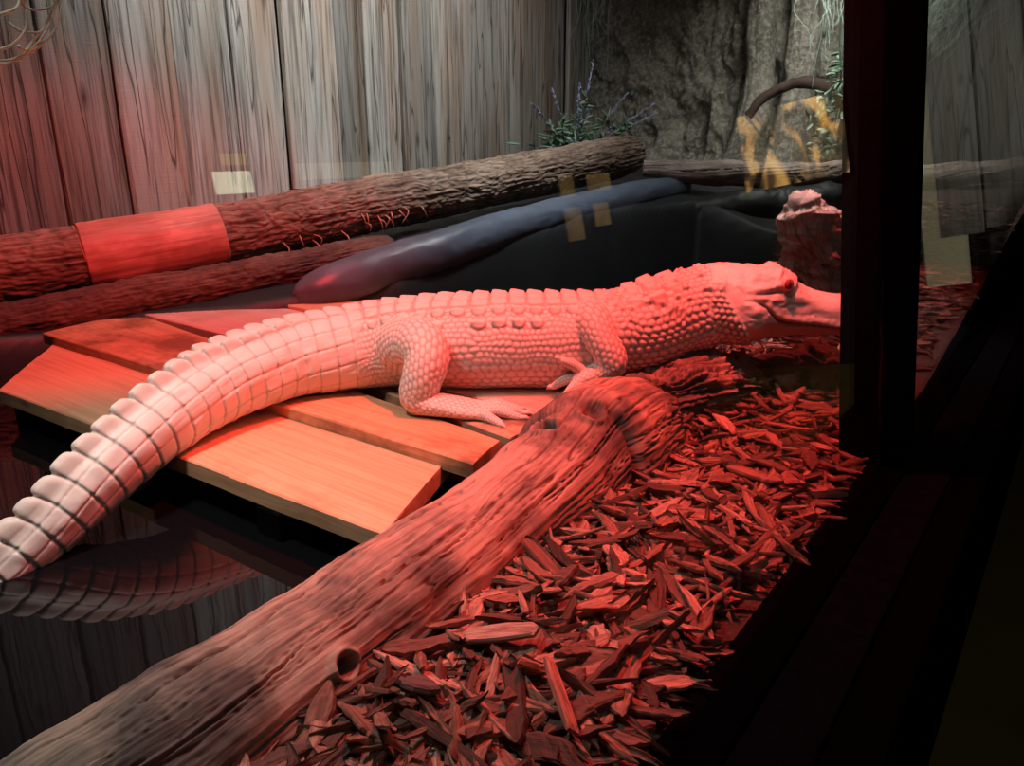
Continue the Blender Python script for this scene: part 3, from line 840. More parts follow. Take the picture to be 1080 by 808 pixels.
root = empty('bark_log', (2.2, 3.4, .2), 'long bark-covered log with a peeled reddish band, lying along the foot of the fence', 'log')
v, f, at, fr = grain_sweep(BARK, 900, 220, bark_disp(3))
put(mesh_obj('bark', v, f, M['bark'], attrs=at), root)
cS, sS = spline(BARK, 400)
def seg_of(x): return cS[np.argmin(np.abs(cS[:, 0]-x)), :3]
xa, xb = 1.545, 2.10
cc = [(*seg_of(x), r, r, r) for x, r in ((xa, .160), (xa+.02, .168), ((xa+xb)/2, .166), (xb-.02, .164), (xb, .154))]
def sl_fn(P, S, th, A):
    n = ridged(np.stack([np.cos(th)*3, np.sin(th)*3, S*1.2], -1), 3, 8); k = np.exp(-(((S-.30)/.03)**2+((th+.35)/.16)**2))
    return .003*n+.006*fbm(P*9, 2, 4)+.006*k-.010*np.exp(-(((S-.30)/.012)**2+((th+.35)/.07)**2)), sstep(0, -.6, n)*.5+k*.6
v, f, at, _ = grain_sweep(cc, 160, 160, sl_fn)
o = put(mesh_obj('peeled_band', v, f, M['sleeve'], attrs=at), root); o['label'] = 'smooth peeled band of bare reddish wood'
# torn bark fibres hanging under the log
for k in range(16):
    rg = np.random.default_rng(300+k); x = rg.uniform(2.25, 3.1); p = seg_of(x); 
    a = np.array([p[0]+.02, p[1]-.135, p[2]-.03+rg.uniform(-.06, .04)]); b = a+np.array([rg.uniform(-.06, .06), -.03, -rg.uniform(.05, .11)])
    md = (a+b)/2+np.array([rg.uniform(-.03, .03), -.025, .01])
    P = sweep([(*a, .004, .004, .004), (*md, .003, .003, .003), (*b, .001, .001, .001)], 14, 8, (1, 0, .1))[0]
    put(mesh_obj('bark_fibre', *close_tube(P), M['sleeve'], attrs=None), root)

LOW = [(.30, 3.86, .03, .095, .095, .095), (1.14, 3.53, .035, .098, .098, .098), (1.60, 3.37, .085, .098, .098, .098), (1.98, 3.235, .125, .095, .095, .095), (2.45, 3.05, .19, .085, .085, .085), (2.75, 2.93, .23, .07, .07, .07), (2.79, 2.915, .235, .03, .03, .03)]
v, f, at, _ = grain_sweep(LOW, 500, 150, bark_disp(12, .006)); o = mesh_obj('dark_log', v, f, M['barkdark'], attrs=at)
tag(o, 'thinner dark log tucked under the bark log behind the plank ends', 'log')

# rolled liner along the pool edge
TUBE = [(2.12, 2.88, .07, .03, .03, .03), (2.17, 2.84, .09, .085, .080, .085), (2.33, 2.74, .150, .112, .105, .112), (2.80, 2.60, .245, .108, .108, .108), (3.28, 2.54, .315, .104, .104, .104), (3.90, 2.44, .395, .098, .098, .098), (4.50, 2.30, .465, .09, .09, .09), (4.80, 2.2, .49, .06, .06, .06)]
def tube_fn(P, S, th, A): return .010*fbm(P*5, 3, 9)+.004*ridged(np.stack([np.cos(th), np.sin(th), S*4], -1), 2, 3), 0*S
v, f, at, _ = grain_sweep(TUBE, 300, 80, tube_fn); o = mesh_obj('liner_roll', v, f, M['tube'], attrs=at)
tag(o, 'blue-black rolled pond liner along the far edge of the pool', 'pond liner')

# chunk of wood under the neck
CH = [(1.80, .98, .02, .03, .03, .05), (1.86, .95, .045, .075, .070, .09), (1.98, .885, .062, .095, .074, .10), (2.10, .82, .065, .095, .078, .10), (2.20, .765, .055, .075, .060, .08), (2.24, .74, .03, .03, .03, .05)]
def ch_fn(P, S, th, A):
    a = np.round(th*2.2)/2.2
    r = ridged(np.stack([np.cos(th)*5, np.sin(th)*5, S*5], -1), 4, 12)
    st = np.floor((fbm(P*10, 2, 30)+1)*4)/4-1
    h = .024*r+.05*st+.012*fbm(P*40, 3, 9); return h, sstep(.2, -.5, r)
v, f, at, _ = grain_sweep(CH, 220, 160, ch_fn); o = mesh_obj('wood_chunk', v, f, M['drift'], attrs=at)
tag(o, 'rough split chunk of wood propping up the neck of the alligator', 'wood chunk')
RK = [(2.20, .80, .03, .03, .03, .05), (2.26, .755, .035, .07, .055, .07), (2.40, .66, .05, .085, .075, .09), (2.56, .57, .055, .075, .060, .08), (2.66, .52, .03, .03, .03, .05)]
def rk_fn(P, S, th, A):
    st = np.floor((fbm(P*7, 2, 31)+1)*4)/4-1; return .05*st+.014*ridged(P*18, 3, 5), sstep(0, -.6, st*3)
v, f, at, _ = grain_sweep(RK, 160, 120, rk_fn); o = mesh_obj('dark_wood_chunk', v, f, M['barkdark'], attrs=at)
tag(o, 'dark weathered wood lying in the shade under the jaw', 'wood chunk')

# stump behind the snout
st0 = drift_disp(33, .010, 5., 4., knots=[(.30, 1.2, .03, .02), (.42, -.6, .03, .02)])
def stump_fn(P, S, th, A):
    h, d = st0(P, S, th, A); return h+.06*fbm(P*7, 3, 3)+.028*ridged(P*13, 3, 6), d
ST = [(3.19, .76, -.02, .17, .17, .17), (3.16, .79, .10, .15, .15, .15), (3.13, .82, .22, .135, .125, .13), (3.10, .84, .34, .115, .115, .11), (3.06, .865, .43, .095, .10, .09), (3.035, .88, .50, .07, .075, .07), (3.02, .885, .545, .03, .03, .03)]
v, f, at, _ = grain_sweep(ST, 300, 200, stump_fn, up=(0, 1, 0))
o = mesh_obj('driftwood_stump', v, f, M['stumpw'], attrs=at); tag(o, 'pale upright driftwood stump behind the alligator snout', 'stump')

# far logs
FB = [(4.62, 2.42, .62, .05, .05, .05), (4.80, 2.10, .595, .085, .075, .075), (5.0, 1.80, .575, .09, .08, .08), (5.2, 1.5, .575, .085, .075, .075), (5.38, 1.2, .60, .075, .07, .07), (5.5, 1.0, .61, .06, .06, .06), (5.54, .93, .61, .03, .03, .03)]
v, f, at, _ = grain_sweep(FB, 300, 120, drift_disp(44, .012, 6., 1.5)); o = mesh_obj('gnarled_branch', v, f, M['stumpw'], attrs=at)
tag(o, 'gnarled pale branch lying across the far end of the pool', 'branch')
FL = [(6.35, 1.45, .50, .05, .05, .05), (6.45, 1.2, .53, .085, .075, .08), (6.6, .9, .555, .09, .085, .085), (6.75, .65, .575, .085, .08, .08), (6.95, .38, .60, .08, .08, .08)]
v, f, at, _ = grain_sweep(FL, 240, 110, drift_disp(47, .016, 5., 2.)); o = mesh_obj('twisted_log', v, f, M['stumpw'], attrs=at)
tag(o, 'twisted grey log at the foot of the end boards beyond the black post', 'log')
# slab edge of the pool's far end
RS = [(4.62, 2.25, .36, .06, .06, .06), (4.75, 1.95, .37, .12, .09, .12), (4.95, 1.6, .40, .12, .09, .12), (5.2, 1.3, .45, .12, .08, .12), (5.35, 1.05, .47, .05, .05, .05)]
v, f, at, _ = grain_sweep(RS, 140, 80, lambda P, S, th, A: (.03*ridged(P*4, 3, 2), 0*S)); o = mesh_obj('pool_edge_rock', v, f, M['liner'], attrs=at)
tag(o, 'dark low rock edging the far end of the pool below the pale branch', 'rock')

# ---- moulded rock face with tree-like columns
n, m = 200, 160
Yr = np.linspace(1.78, 4.22, n); Zr = np.linspace(.2, 2.78, m)
Y, Z = np.meshgrid(Yr, Zr, indexing='ij')
q = np.stack([0*Y, Y, Z], -1)
X = 6.82+.20*fbm(q*1.6, 4, 5)+.09*fbm(q*6, 3, 8)-.05*ridged(q*[1, 5, 2.2], 3, 9)+.25*sstep(1.1, .3, Z)*-1+.25*sstep(3.7, 4.25, Y)*-.6
X = np.minimum(X, 7.12)
fr0 = np.stack([X, Y, Z], -1).reshape(-1, 3); bk = fr0.copy(); bk[:, 0] = 7.17
F1 = grid_faces(n, m, False); nn_ = n*m
edge = [i*m for i in range(n)]+[(n-1)*m+j for j in range(1, m)]+[i*m+m-1 for i in range(n-2, -1, -1)]+[j for j in range(m-2, 0, -1)]
Fr = [tuple(q) for q in F1]+[tuple(k+nn_ for k in q[::-1]) for q in F1]+[(edge[(i+1) % len(edge)], edge[i], edge[i]+nn_, edge[(i+1) % len(edge)]+nn_) for i in range(len(edge))]
rf_ = empty('rock_face', (6.9, 3, .3), 'grey moulded rock wall with trunk-like columns behind the pool', 'rock')
put(mesh_obj('rock_slab', np.vstack([fr0, bk]), Fr, M['rock']), rf_)
for (yb, r, sd) in ((2.42, .115, 1), (2.08, .125, 2)):
    cc = [(6.45, yb+.10, .30, r*2.0, r*2.0, r*2), (6.54, yb+.04, .75, r*1.35, r*1.3, r*1.3), (6.60, yb, 1.2, r, r, r), (6.60, yb+.02, 1.8, r*.9, r*.9, r*.9), (6.60, yb+.03, 2.78, r*.9, r*.9, r*.9)]
    P, s, th, A, fr = sweep(cc, 200, 90, (0, 1, 0)); N = grid_normals(P)
    P = P+N*(.03*fbm(P*5, 4, sd)+.02*ridged(np.stack([np.cos(th+0*A)*2, np.sin(th+0*A)*2, s*1.2+0*A], -1), 3, sd))[..., None]
    put(mesh_obj('trunk_column', *close_tube(P), M['rock']), rf_)

# ================================================================== PLANTS
def mat_leaf(name, a, b):
    t = NT(name); geo = t.n('NewGeometry'); return t.fin(t.mix(geo.outputs['Random Per Island'], a, b), .55)
M['leaf'] = mat_leaf('grey_green_leaf', (.09, .17, .09), (.36, .48, .38)); M['spike'] = mat_leaf('lavender_flower', (.30, .31, .52), (.48, .48, .70))
M['vine'] = mat_plain('dry_vine', (.75, .68, .54), .8, .3, 30); M['moss'] = mat_plain('grey_hanging_moss', (.24, .29, .25), .9, .3, 30)
M['stem'] = mat_plain('green_stem', (.06, .09, .04), .7, .3, 30)
pl = empty('lavender_plant', (5.55, 3.55, .50), 'lavender plant with violet flower spikes behind the bark log', 'plant')
def leaf_geo(p, d, L, W, rg):
    d = d/np.linalg.norm(d); s = np.cross(d, rg.normal(size=3)); s /= np.linalg.norm(s); nrm = np.cross(d, s)
    k = np.array([0, .25, .55, .85, 1.]); w = np.array([.12, .8, 1, .5, .05])*W
    rows = [[p+d*L*a+s*ww+nrm*.12*L*a*a, p+d*L*a+nrm*(.12*L*a*a+.15*W+.001), p+d*L*a-s*ww+nrm*.12*L*a*a, p+d*L*a+nrm*(.12*L*a*a-.001)] for a, ww in zip(k, w)]
    return close_tube(np.array(rows))
rg = np.random.default_rng(5); base = np.array([5.55, 3.55, .50]); lv = []; stems = []
tips = [(5.05, 3.62, 1.06), (5.30, 3.62, 1.18), (5.72, 3.5, 1.42), (5.60, 3.55, 1.24), (5.95, 3.3, 1.18), (6.15, 3.15, 1.10), (6.12, 3.12, 1.02), (5.85, 3.35, .92), (5.30, 3.4, .78), (5.55, 3.4, .82), (5.75, 3.35, .80), (5.45, 3.45, 1.02), (5.68, 3.5, 1.05), (5.15, 3.5, .74)]
for tp in tips:
    tp = np.array(tp); md = base*.5+tp*.5+np.array([0, 0, .07]); c = [(*base, .006, .006, .006), (*md, .004, .004, .004), (*tp, .003, .003, .003)]
    sp, _ = spline(c, 30); stems.append(close_tube(sweep(c, 16, 6, (.3, .9, .1))[0]))
    for i in range(34):
        k = rg.integers(2, 21); d = rg.normal(size=3)+np.array([0, 0, .5]); lv.append(leaf_geo(sp[k, :3], d, rg.uniform(.05, .11), rg.uniform(.010, .019), rg))
    pts = sp[19:]; rows = []
    spk = []
    for i in range(44):
        k = rg.uniform(0, 10); p = np.array([np.interp(k, range(11), pts[:, j]) for j in range(3)]); d = rg.normal(size=3); spk.append(leaf_geo(p, d+(sp[-1, :3]-sp[-3, :3])/.02*1.2, rg.uniform(.022, .034), .008, rg))
    put(mesh_obj('flower_spike', *join_geo(spk), M['spike']), pl)
for i in range(300):
    d = rg.normal(size=3); d[2] = abs(d[2])*.7; lv.append(leaf_geo(base+rg.normal(size=3)*[.17, .12, .10]+[0, 0, .20], d, rg.uniform(.07, .14), rg.uniform(.012, .02), rg))
fo = put(mesh_obj('foliage', *join_geo(lv), M['leaf']), pl); put(mesh_obj('stems', *join_geo(stems), M['stem']), pl)

def strands(curves, r, n=24, m=6):
    out = []
    for c in curves:
        ct = [(*p, r*(1-.6*i/(len(c)-1)), r*(1-.6*i/(len(c)-1)), r*(1-.6*i/(len(c)-1))) for i, p in enumerate(c)]
        out.append(close_tube(sweep(ct, n, m, (.35, .55, .75))[0]))
    return join_geo(out)
# dry looping vine in the top corner
cv = []
for pts, yo in (
  ([(.793, .945), (.849, .949), (.901, .975), (.944, 1.019), (.97, 1.066), (.996, 1.135), (1.01, 1.3)], 0), ([(.797, .966), (.856, .988), (.895, 1.027), (.918, 1.072), (.936, 1.126), (.95, 1.3)], .03),
  ([(.822, 1.048), (.856, 1.065), (.879, 1.089), (.891, 1.111), (.90, 1.2)], -.03), ([(.805, .954), (.864, .959), (.914, .998), (.962, 1.069), (.986, 1.133), (.99, 1.3)], .015), ([(.855, .984), (.88, .978), (.91, 1.002), (.938, 1.036), (.962, 1.095), (.972, 1.127), (.98, 1.3)], -.015),
  ([(.879, 1.046), (.893, 1.027), (.923, 1.025), (.95, 1.055), (.965, 1.09)], .02), ([(.906, 1.113), (.913, 1.089), (.937, 1.079), (.966, 1.091), (.984, 1.12)], 0)):
    cv.append([(x, 2.2+yo+.03*math.sin(k*1.3+yo*90), z) for k, (x, z) in enumerate(pts)])
cv.append([(.98, 2.19, 1.10), (.97, 2.17, 1.28), (1.02, 2.15, 1.8), (1.0, 2.14, 2.3), (1.02, 2.15, 2.84)])
o = mesh_obj('dry_vine', *strands(cv, .0042, 40), M['vine']); tag(o, 'loop of pale dry vine hanging in the top left corner before the fence', 'vine')
def moss(name, loc, w, h, cnt, seed, label, sway=(0, 0, 0), depth=.08):
    rg = np.random.default_rng(seed); cv = []
    for k in range(cnt):
        a = np.array(loc)+np.array([rg.normal()*depth, rg.normal()*w, rg.uniform(-.03, .03)]); L = h*rg.uniform(.35, 1.)
        p = [a]; 
        for i in range(5): p.append(p[-1]+np.array([rg.normal()*.03, rg.normal()*.035, -L/5])+np.array(sway)/5)
        cv.append(p)
    cv.append([np.array(loc)+[0, 0, -.3], np.array(loc)+[.03, 0, .2], (loc[0], loc[1], 2.84)])
    o = mesh_obj(name, *strands(cv, .005, 20, 5), M['moss'], smooth=True); tag(o, label, 'moss'); return o
moss('hanging_moss', (5.5, 1.55, 1.95), .06, .85, 26, 1, 'pale strands of hanging moss left of the black post')
moss('hanging_moss', (5.6, .84, 1.68), .12, .42, 90, 2, 'tuft of hanging moss right of the black post before the end boards', (0, .16, 0))
moss('hanging_moss', (6.35, 3.95, 2.35), .05, 1.4, 14, 3, 'faint hanging moss where the fence meets the rock wall', depth=.03)
gp_ = empty('green_creeper', (5.5, 1.5, .65), 'dark green leafy creeper hanging beside the black post', 'plant')
rg = np.random.default_rng(15); lv = []
for i in range(170):
    z = rg.uniform(.66, 1.32); p = np.array([5.5+rg.normal()*.05, 1.49+rg.normal()*.05+.05*math.sin(z*9), z]); lv.append(leaf_geo(p, rg.normal(size=3)+[0, 0, -.5], rg.uniform(.04, .08), rg.uniform(.012, .022), rg))
put(mesh_obj('foliage', *join_geo(lv), M['leaf']), gp_)
put(mesh_obj('vine_stem', *strands([[(5.5, 1.50, 1.95), (5.5, 1.52, 1.5), (5.51, 1.47, 1.1), (5.5, 1.5, .62)]], .008, 30), M['stem']), gp_)
# dark arched branch low on the rock face
P = sweep([(6.10, 2.30, .98, .03, .03, .03), (6.12, 2.20, 1.11, .035, .03, .03), (6.15, 2.02, 1.20, .04, .035, .035), (6.18, 1.86, 1.21, .045, .04, .04), (6.2, 1.70, 1.13, .055, .05, .05), (6.25, 1.62, .98, .05, .05, .05)], 80, 24, (1, 0, .1))[0]
P = P+grid_normals(P)*(.012*fbm(P*16, 3, 3))[..., None]
o = mesh_obj('arched_root', *close_tube(P), M['root']); tag(o, 'dark arched root at the foot of the trunk columns', 'root')
# ================================================================== WOOD CHIPS
def mat_chip(name='wood_chip', own=None):
    t = NT(name); p = t.obj(); r = t.n('ObjectInfo').outputs['Random']; gi = t.n('NewGeometry').outputs['Random Per Island']
    rr = t.math('FRACT', t.math('ADD', r, gi))
    st = t.attr('grain', 'Vector')
    f = t.noise(t.mapping(st, (20, 260, 260)), 1., 4, .65)
    c = t.ramp(rr, [(0, (.07, .030, .022)), (.4, (.19, .085, .062)), (.75, (.36, .17, .125)), (1, (.55, .31, .24))])
    if own: c = t.mix(rr, own, own)
    c = t.mix(t.math('MULTIPLY', t.ramp(f, [(.38, (1, 1, 1)), (.58, (0, 0, 0))]), .6), c, (.05, .025, .02))
    return t.fin(c, .85, t.bump(f, .7, .004))
M['chip'] = mat_chip()
def chip_geo(seed):
    rg = np.random.default_rng(seed)
    L = rg.uniform(.055, .125); w = rg.uniform(.0028, .0066)*(1 if rg.random() > .3 else 2.1); th = rg.uniform(.0028, .0060)
    n, m = 14, 12
    k = np.linspace(0, 1, n); bend = rg.uniform(-.10, .10)*L; curl = rg.uniform(-.06, .06)*L
    e0, e1 = rg.uniform(.02, .35), rg.uniform(.02, .35); s0, s1 = rg.uniform(-1, 1, 2)
    a = np.linspace(0, 2*PI, m, endpoint=False)
    cx = np.sign(np.cos(a))*np.abs(np.cos(a))**.4; cz = np.sign(np.sin(a))*np.abs(np.sin(a))**.4
    P = np.zeros((n, m, 3))
    for i, t in enumerate(k):
        wf = min(1, (t+.04)/e0, (1-t+.04)/e1); hf = min(1, .35+t*6, .35+(1-t)*6)
        ww = w*wf*(1+.22*rg.normal()*.6)
        P[i, :, 0] = (t-.5)*L+.010*cx*(s0*(1-t)+s1*t)
        P[i, :, 1] = cx*ww+bend*4*(t-.5)**2+(s0*max(0, .3-t)+s1*max(0, t-.7))*w
        P[i, :, 2] = cz*th*hf+curl*4*(t-.5)**2
    ridge = rg.normal(size=m)*th*.35
    P[:, :, 2] += ridge[None]+rg.normal(size=(n, m))*th*.12
    v, f = close_tube(P); return v, f, v.copy()
chips = [chip_geo(s) for s in range(26)]
CAMP = np.array([0, 0, .75]); HD = math.radians(37.2); PT = math.radians(17.5); FPX = 790.
FW = np.array([math.cos(HD)*math.cos(PT), math.sin(HD)*math.cos(PT), -math.sin(PT)]); RT = np.array([math.sin(HD), -math.cos(HD), 0]); UPV = np.cross(RT, FW)
rg = np.random.default_rng(77)
cand = []
def log_clear(x, y):
    c, _ = LOGXY; yy = np.interp(x, c[:, 0], c[:, 1]); r = np.interp(x, c[:, 0], c[:, 3]); return (x > c[-1, 0]+.01) or (y < yy-r*.86)
LOGXY = spline(LOG, 200)
def ok(x, y):
    if y < .368 or pool_sd(np.array([x]), np.array([y]))[0] < .02: return False
    if not log_clear(x, y): return False
    if 1.87 < x < 2.2 and .80 < y < 1.0: return False
    if 1.3 < x < 1.9 and y > .95: return False
    return True
def rotm(yaw, pitch, roll):
    return np.array(Matrix.Rotation(yaw, 3, 'Z') @ Matrix.Rotation(pitch, 3, 'Y') @ Matrix.Rotation(roll, 3, 'X'))
while len(cand) < 6600:
    x = .10+5.6*rg.random()**1.9; y = rg.uniform(.368, 1.30 if x > 1.7 else .80)
    if not ok(x, y): continue
    k = rg.integers(len(chips)); sc = rg.uniform(.65, 1.45)*float(np.interp(x, [1.2, 2.6], [1, .8]))
    pile = .020*sstep(.34, .46, np.array(y))+.012
    lift = rg.random()
    z = float(ground(np.array([x]), np.array([y]))[0])+.002+lift*float(pile)*1.25
    cand.append([x, y, z, k, sc, rg.uniform(0, 2*PI), rg.normal()*.22, rg.normal()*.35, lift])
size = []
for c in cand:
    d = np.array(c[:3])-CAMP; zc = d@FW; px = 540+FPX*(d@RT)/zc; py = 404-FPX*(d@UPV)/zc
    vis = 0 <= px <= 1080 and 0 <= py <= 800 and zc > .3
    L = np.ptp(chips[c[3]][0][:, 0])*c[4]; W = np.ptp(chips[c[3]][0][:, 1])*c[4]
    size.append(L*W/zc**2*(.15+c[8]) if vis else 0)
order = np.argsort(size)[::-1]
top = order[:292]
meshes = []
for v, f, g in chips:
    me_o = mesh_obj('wood_chip', v, f, M['chip'], attrs=dict(grain=g), smooth=False); meshes.append(me_o.data); bpy.data.objects.remove(me_o)
GL = 'rough splintery wood chip of the red-lit mulch between the driftwood log and the glass'
def chip_obj(k, loc, R, sc, label=None):
    o = bpy.data.objects.new('wood_chip', meshes[k]); C.objects.link(o)
    o.matrix_world = Matrix.LocRotScale(Vector(loc), Matrix(R.tolist()).to_quaternion(), Vector((sc,)*3))
    tag(o, label or GL, 'wood chip', 'wood chips of the mulch bed'); return o
for i in top:
    x, y, z, k, sc, a, b, r, lift = cand[i]
    chip_obj(int(k), (x, y, z+.012), rotm(a, b, r), sc)
# three chips that stand out from the rest
def plate(outline, th, seed):
    n = len(outline); o2 = np.array(outline); rows = []
    for k, (z, s) in enumerate(((-th, .86), (-th*.5, 1.), (th*.5, .98), (th, .84))):
        r = np.c_[o2*s, np.full(n, z)]; r[:, 2] += .0012*fbm(r*90, 2, seed); rows.append(r)
    v, f = close_tube(np.array(rows)); return v, f
def special(outline, th, loc, R, label, seed, own):
    v, f = plate(outline, th, seed); o = mesh_obj('wood_chip', v, f, mat_chip('wood_chip_own', own), attrs=dict(grain=v), smooth=False)
    o.matrix_world = Matrix.LocRotScale(Vector(loc), Matrix(R.tolist()).to_quaternion(), Vector((1, 1, 1))); tag(o, label, 'wood chip', 'wood chips of the mulch bed')
special([(-.028, -.016), (-.010, -.024), (.014, -.021), (.028, -.010), (.020, .008), (.004, .026), (-.010, .020), (-.024, .006)], .006, (.603, .614, .050), rotm(-.9, .25, -.35), 'dark triangular bark flake at the very front of the mulch beside the log', 3, (.14, .085, .085))
special([(-.060, -.010), (-.052, -.014), (.0, -.015), (.056, -.011), (.063, .002), (.054, .011), (.010, .014), (-.050, .011), (-.064, .002)], .006, (.750, .592, .058), rotm(-1.15, -.25, .4), 'broad pale flat wood chip leaning on the mulch near the log', 5, (.52, .33, .27))
special([(-.058, -.007), (.0, -.009), (.050, -.008), (.056, .004), (.02, .009), (-.05, .008)], .0055, (.690, .445, .062), rotm(.95, -.35, .5), 'long bright red wood chip standing up from the front of the mulch', 7, (.62, .22, .16))
# the rest of the pile: far too many to count
VV, FF, GG, off = [], [], [], 0
for i in order[292:]:
    x, y, z, k, sc, a, b, r, lift = cand[i]; v, f, g = chips[int(k)]
    VV.append((v*sc)@rotm(a, b, r).T+np.array([x, y, z])); FF += [tuple(q+off for q in t) for t in f]; GG.append(g); off += len(v)
o = mesh_obj('mulch', np.vstack(VV), FF, M['chip'], attrs=dict(grain=np.vstack(GG)), smooth=False)
tag(o, 'reddish mulch of countless splintered wood chips covering the ground along the glass', 'mulch', kind='stuff')

# ================================================================== VISITOR SIDE (seen mirrored in the glass)
M['sign'] = mat_emit('lit_sign', (.85, .9, .62), 5.5)
t = NT('amber_backlight'); p = t.obj(); n = t.noise(t.mapping(p, (1, 2.2, 1.2)), 1.5, 2, .5, dist=1.2); n2 = t.noise(p, 9, 3)
c = t.ramp(n, [(.42, (.03, .026, .015)), (.53, (.14, .085, .035)), (.60, (.85, .40, .08)), (.70, (1., .62, .2))])
t.fin((0, 0, 0), .5); t.set(t.b.inputs['Emission Color'], c); t.b.inputs['Emission Strength'].default_value = 1.25; M['amber'] = t.m
t = NT('dim_olive_light'); p = t.obj(); n = t.noise(p, 2.5, 4)
t.fin((0, 0, 0), .5); t.set(t.b.inputs['Emission Color'], t.mix(n, (.10, .09, .05), (.24, .21, .12))); t.b.inputs['Emission Strength'].default_value = .55; M['dim'] = t.m
t = NT('amber_glow'); p = t.obj(); n = t.noise(p, 7, 3)
t.fin((0, 0, 0), .5); t.set(t.b.inputs['Emission Color'], t.mix(n, (.25, .13, .04), (.9, .55, .2))); t.b.inputs['Emission Strength'].default_value = .8; M['amber2'] = t.m
def lit_box(name, y0, y1, z0, z1, face, label, cat, frame=.03, branches=0, seed=1):
    e = empty(name, (7.36, (y0+y1)/2, z0), label, cat)
    put(mesh_obj('lit_panel', *slab(7.385, 7.40, y0, y1, z0, z1), face, smooth=False), e)
    fr_ = join_geo([rbox(7.34, 7.415, y0-frame, y0, z0-frame, z1+frame), rbox(7.34, 7.415, y1, y1+frame, z0-frame, z1+frame), rbox(7.34, 7.415, y0, y1, z1, z1+frame), rbox(7.34, 7.415, y0, y1, z0-frame, z0)])
    put(mesh_obj('frame', *fr_, M['black'], smooth=False), e)
    rg = np.random.default_rng(seed)
    for k in range(branches):
        a = np.array([7.37, rg.uniform(y0, y1), z0]); b = np.array([7.37, rg.uniform(y0, y1), z1]); md = (a+b)/2+[0, rg.uniform(-.15, .15), 0]
        put(mesh_obj('branch', *strands([[a, md, b]], .022, 24, 8), M['barkdark']), e)
    return e
lit_box('lit_display', -1.98, -1.02, .86, 1.58, M['amber'], 'amber-lit vivarium window in the visitor corridor end wall', 'vivarium', branches=4, seed=3)
lit_box('lit_doorway', -.50, -.16, -.25, 1.57, M['dim'], 'dimly lit doorway panel at the end of the visitor corridor', 'doorway')

WY = -2.42                                   # corridor wall facing the exhibit
def wall_panel(name, x0, x1, z0, z1, face, label, cat, frame=.02):
    e = empty(name, ((x0+x1)/2, WY, z0), label, cat)
    put(mesh_obj('lit_panel', *slab(x0, x1, WY, WY+.02, z0, z1), face, smooth=False), e)
    fr_ = join_geo([rbox(x0-frame, x0, WY, WY+.035, z0-frame, z1+frame), rbox(x1, x1+frame, WY, WY+.035, z0-frame, z1+frame), rbox(x0, x1, WY, WY+.035, z1, z1+frame), rbox(x0, x1, WY, WY+.035, z0-frame, z0)])
    put(mesh_obj('frame', *fr_, M['black'], smooth=False), e); return e
wall_panel('wall_sign', 1.99, 2.20, 1.185, 1.29, M['sign'], 'small pale lit sign on the visitor corridor wall', 'sign', .008)
M['glow'] = mat_emit('yellow_glow', (.62, .55, .06), 1.6)
wall_panel('lit_display', 2.05, 2.20, 1.315, 1.372, M['glow'], 'small glowing yellow panel standing in for lit foliage above the pale sign', 'vivarium', .008)  # emissive panel stands in for lit yellow foliage, not a tank
M['strip'] = mat_emit('dim_strip', (.75, .72, .45), .9)
wall_panel('wall_sign', 2.46, 3.14, 1.235, 1.32, M['strip'], 'long dim sign strip on the visitor corridor wall', 'sign', .008)
for x0, x1, z0, z1, lab in ((4.78, 5.04, .70, .95, 'lower left amber-lit tank in the corridor wall'), (5.20, 5.46, .78, .96, 'lower right amber-lit tank in the corridor wall'), (4.78, 5.0, 1.03, 1.2, 'upper left amber-lit tank in the corridor wall'), (5.17, 5.55, 1.06, 1.19, 'upper right amber-lit tank in the corridor wall')):
    wall_panel('lit_display', x0, x1, z0, z1, M['amber2'], lab, 'vivarium')
# ================================================================== LIGHT AND CAMERA
def lamp(name, kind, loc, target, power, col, **kw):
    d = bpy.data.lights.new(name, kind); d.energy = power; d.color = col
    for k, v in kw.items(): setattr(d, k, v)
    o = bpy.data.objects.new(name, d); C.objects.link(o); o.location = loc
    o.rotation_euler = (Vector(target)-Vector(loc)).to_track_quat('-Z', 'Y').to_euler(); return o
RED = (1.0, .064, .050)
lamp('red_heat_lamp', 'SPOT', (1.62, .86, 2.10), (1.66, .93, .0), 520, RED, spot_size=math.radians(74), spot_blend=.75, shadow_soft_size=.05)
lamp('red_far_fill', 'SPOT', (3.55, .78, 2.2), (3.15, .52, .1), 300, RED, spot_size=math.radians(58), spot_blend=.6, shadow_soft_size=.04)  # added red fill for the mulch beyond the post
lamp('red_side_lamp', 'SPOT', (1.30, 2.40, 1.62), (1.68, 3.34, .16), 165, (1.0, .035, .040), spot_size=math.radians(96), spot_blend=.6, shadow_soft_size=.05)
lamp('white_tail_light', 'AREA', (.35, 1.55, 2.2), (.60, 1.45, 0), 7.5, (1.0, .97, .88), shape='DISK', size=.3, spread=math.radians(70))
lamp('white_fence_light', 'AREA', (3.3, 3.0, 2.7), (3.5, 4.2, 1.3), 40, (1.0, 1.0, .97), shape='RECTANGLE', size=3.6, size_y=.25, spread=math.radians(115))
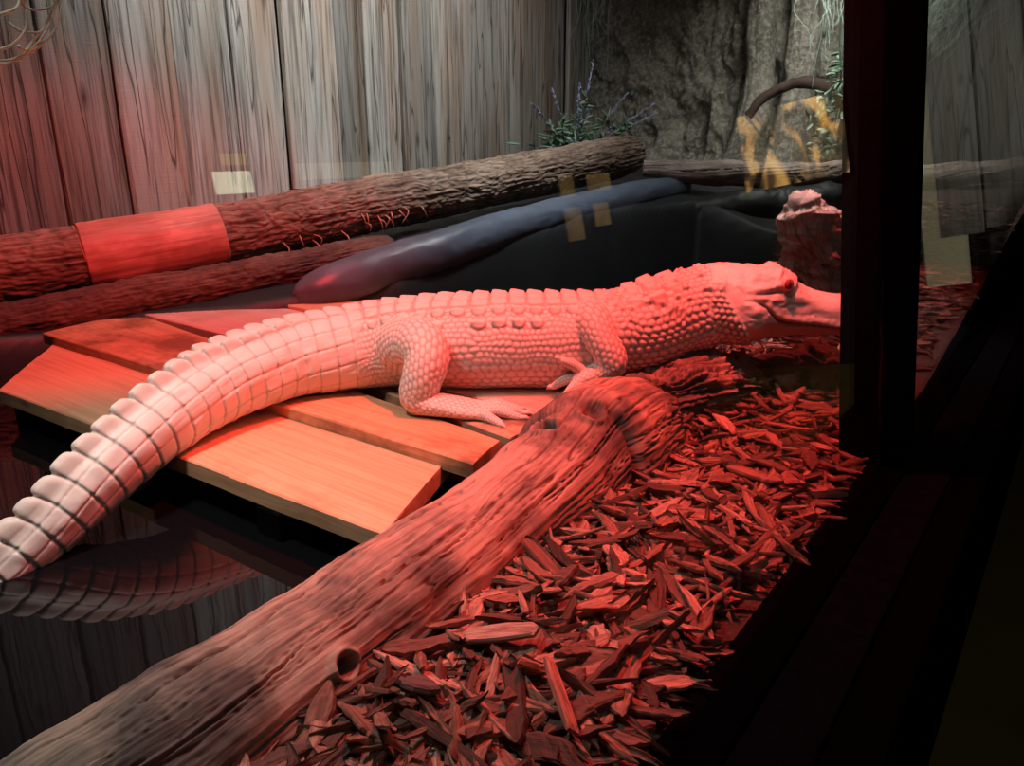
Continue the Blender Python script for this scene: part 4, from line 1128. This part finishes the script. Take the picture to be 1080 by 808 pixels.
lamp('white_end_light', 'AREA', (5.6, 1.5, 2.7), (7.0, 1.3, 1.0), 62, (1.0, 1.0, .92), shape='RECTANGLE', size=.3, size_y=2.4, spread=math.radians(120))
lamp('stump_fill', 'AREA', (3.5, 1.25, 2.6), (3.3, .92, .3), 7, (1.0, .98, .94), shape='DISK', size=.2, spread=math.radians(36))  # added narrow fill to brighten the stump
lamp('white_room_light', 'AREA', (1.2, 2.2, 2.75), (1.3, 2.0, 0), 7.5, (.95, 1.0, .97), shape='RECTANGLE', size=1.6, size_y=.4)
lamp('log_fill', 'AREA', (3.3, 2.0, 2.7), (3.5, 2.85, .5), 14, (.97, 1.0, 1.0), shape='RECTANGLE', size=.3, size_y=.3, spread=math.radians(75))  # added fill to lift the bark log and liner roll
lamp('visitor_side_fill', 'AREA', (.6, -1.1, 2.7), (1.4, .8, 0), 7, (1.0, .93, .86), shape='RECTANGLE', size=.8, size_y=.5)  # weak fill added on the visitor side, lifts jaw and log front
lamp('head_fill_spot', 'SPOT', (1.55, .64, 1.85), (2.32, .70, .25), 26, (1.0, .97, .92), spot_size=math.radians(22), spot_blend=.8, shadow_soft_size=.05)  # added fill spot, whitens the camera side of the jaw
w = bpy.data.worlds.new('World'); bpy.context.scene.world = w; w.use_nodes = True
w.node_tree.nodes['Background'].inputs[0].default_value = (.5, .5, .55, 1); w.node_tree.nodes['Background'].inputs[1].default_value = .01
cd = bpy.data.cameras.new('Camera'); cam = bpy.data.objects.new('Camera', cd); C.objects.link(cam)
cam.location = (0, 0, .75); cam.rotation_euler = (math.radians(90-17.5), 0, math.radians(37.2-90))
cd.sensor_width = 36; cd.lens = 790/1080*36; cd.clip_start = .02
sc = bpy.context.scene; sc.camera = cam
sc.view_settings.view_transform = 'Standard'; sc.view_settings.look = 'None'; sc.view_settings.exposure = 0; sc.view_settings.gamma = 1
sc.view_settings.use_curve_mapping = False
sc.cycles.use_denoising = True; sc.cycles.sample_clamp_indirect = 4; sc.cycles.transparent_max_bounces = 16; sc.cycles.caustics_reflective = False
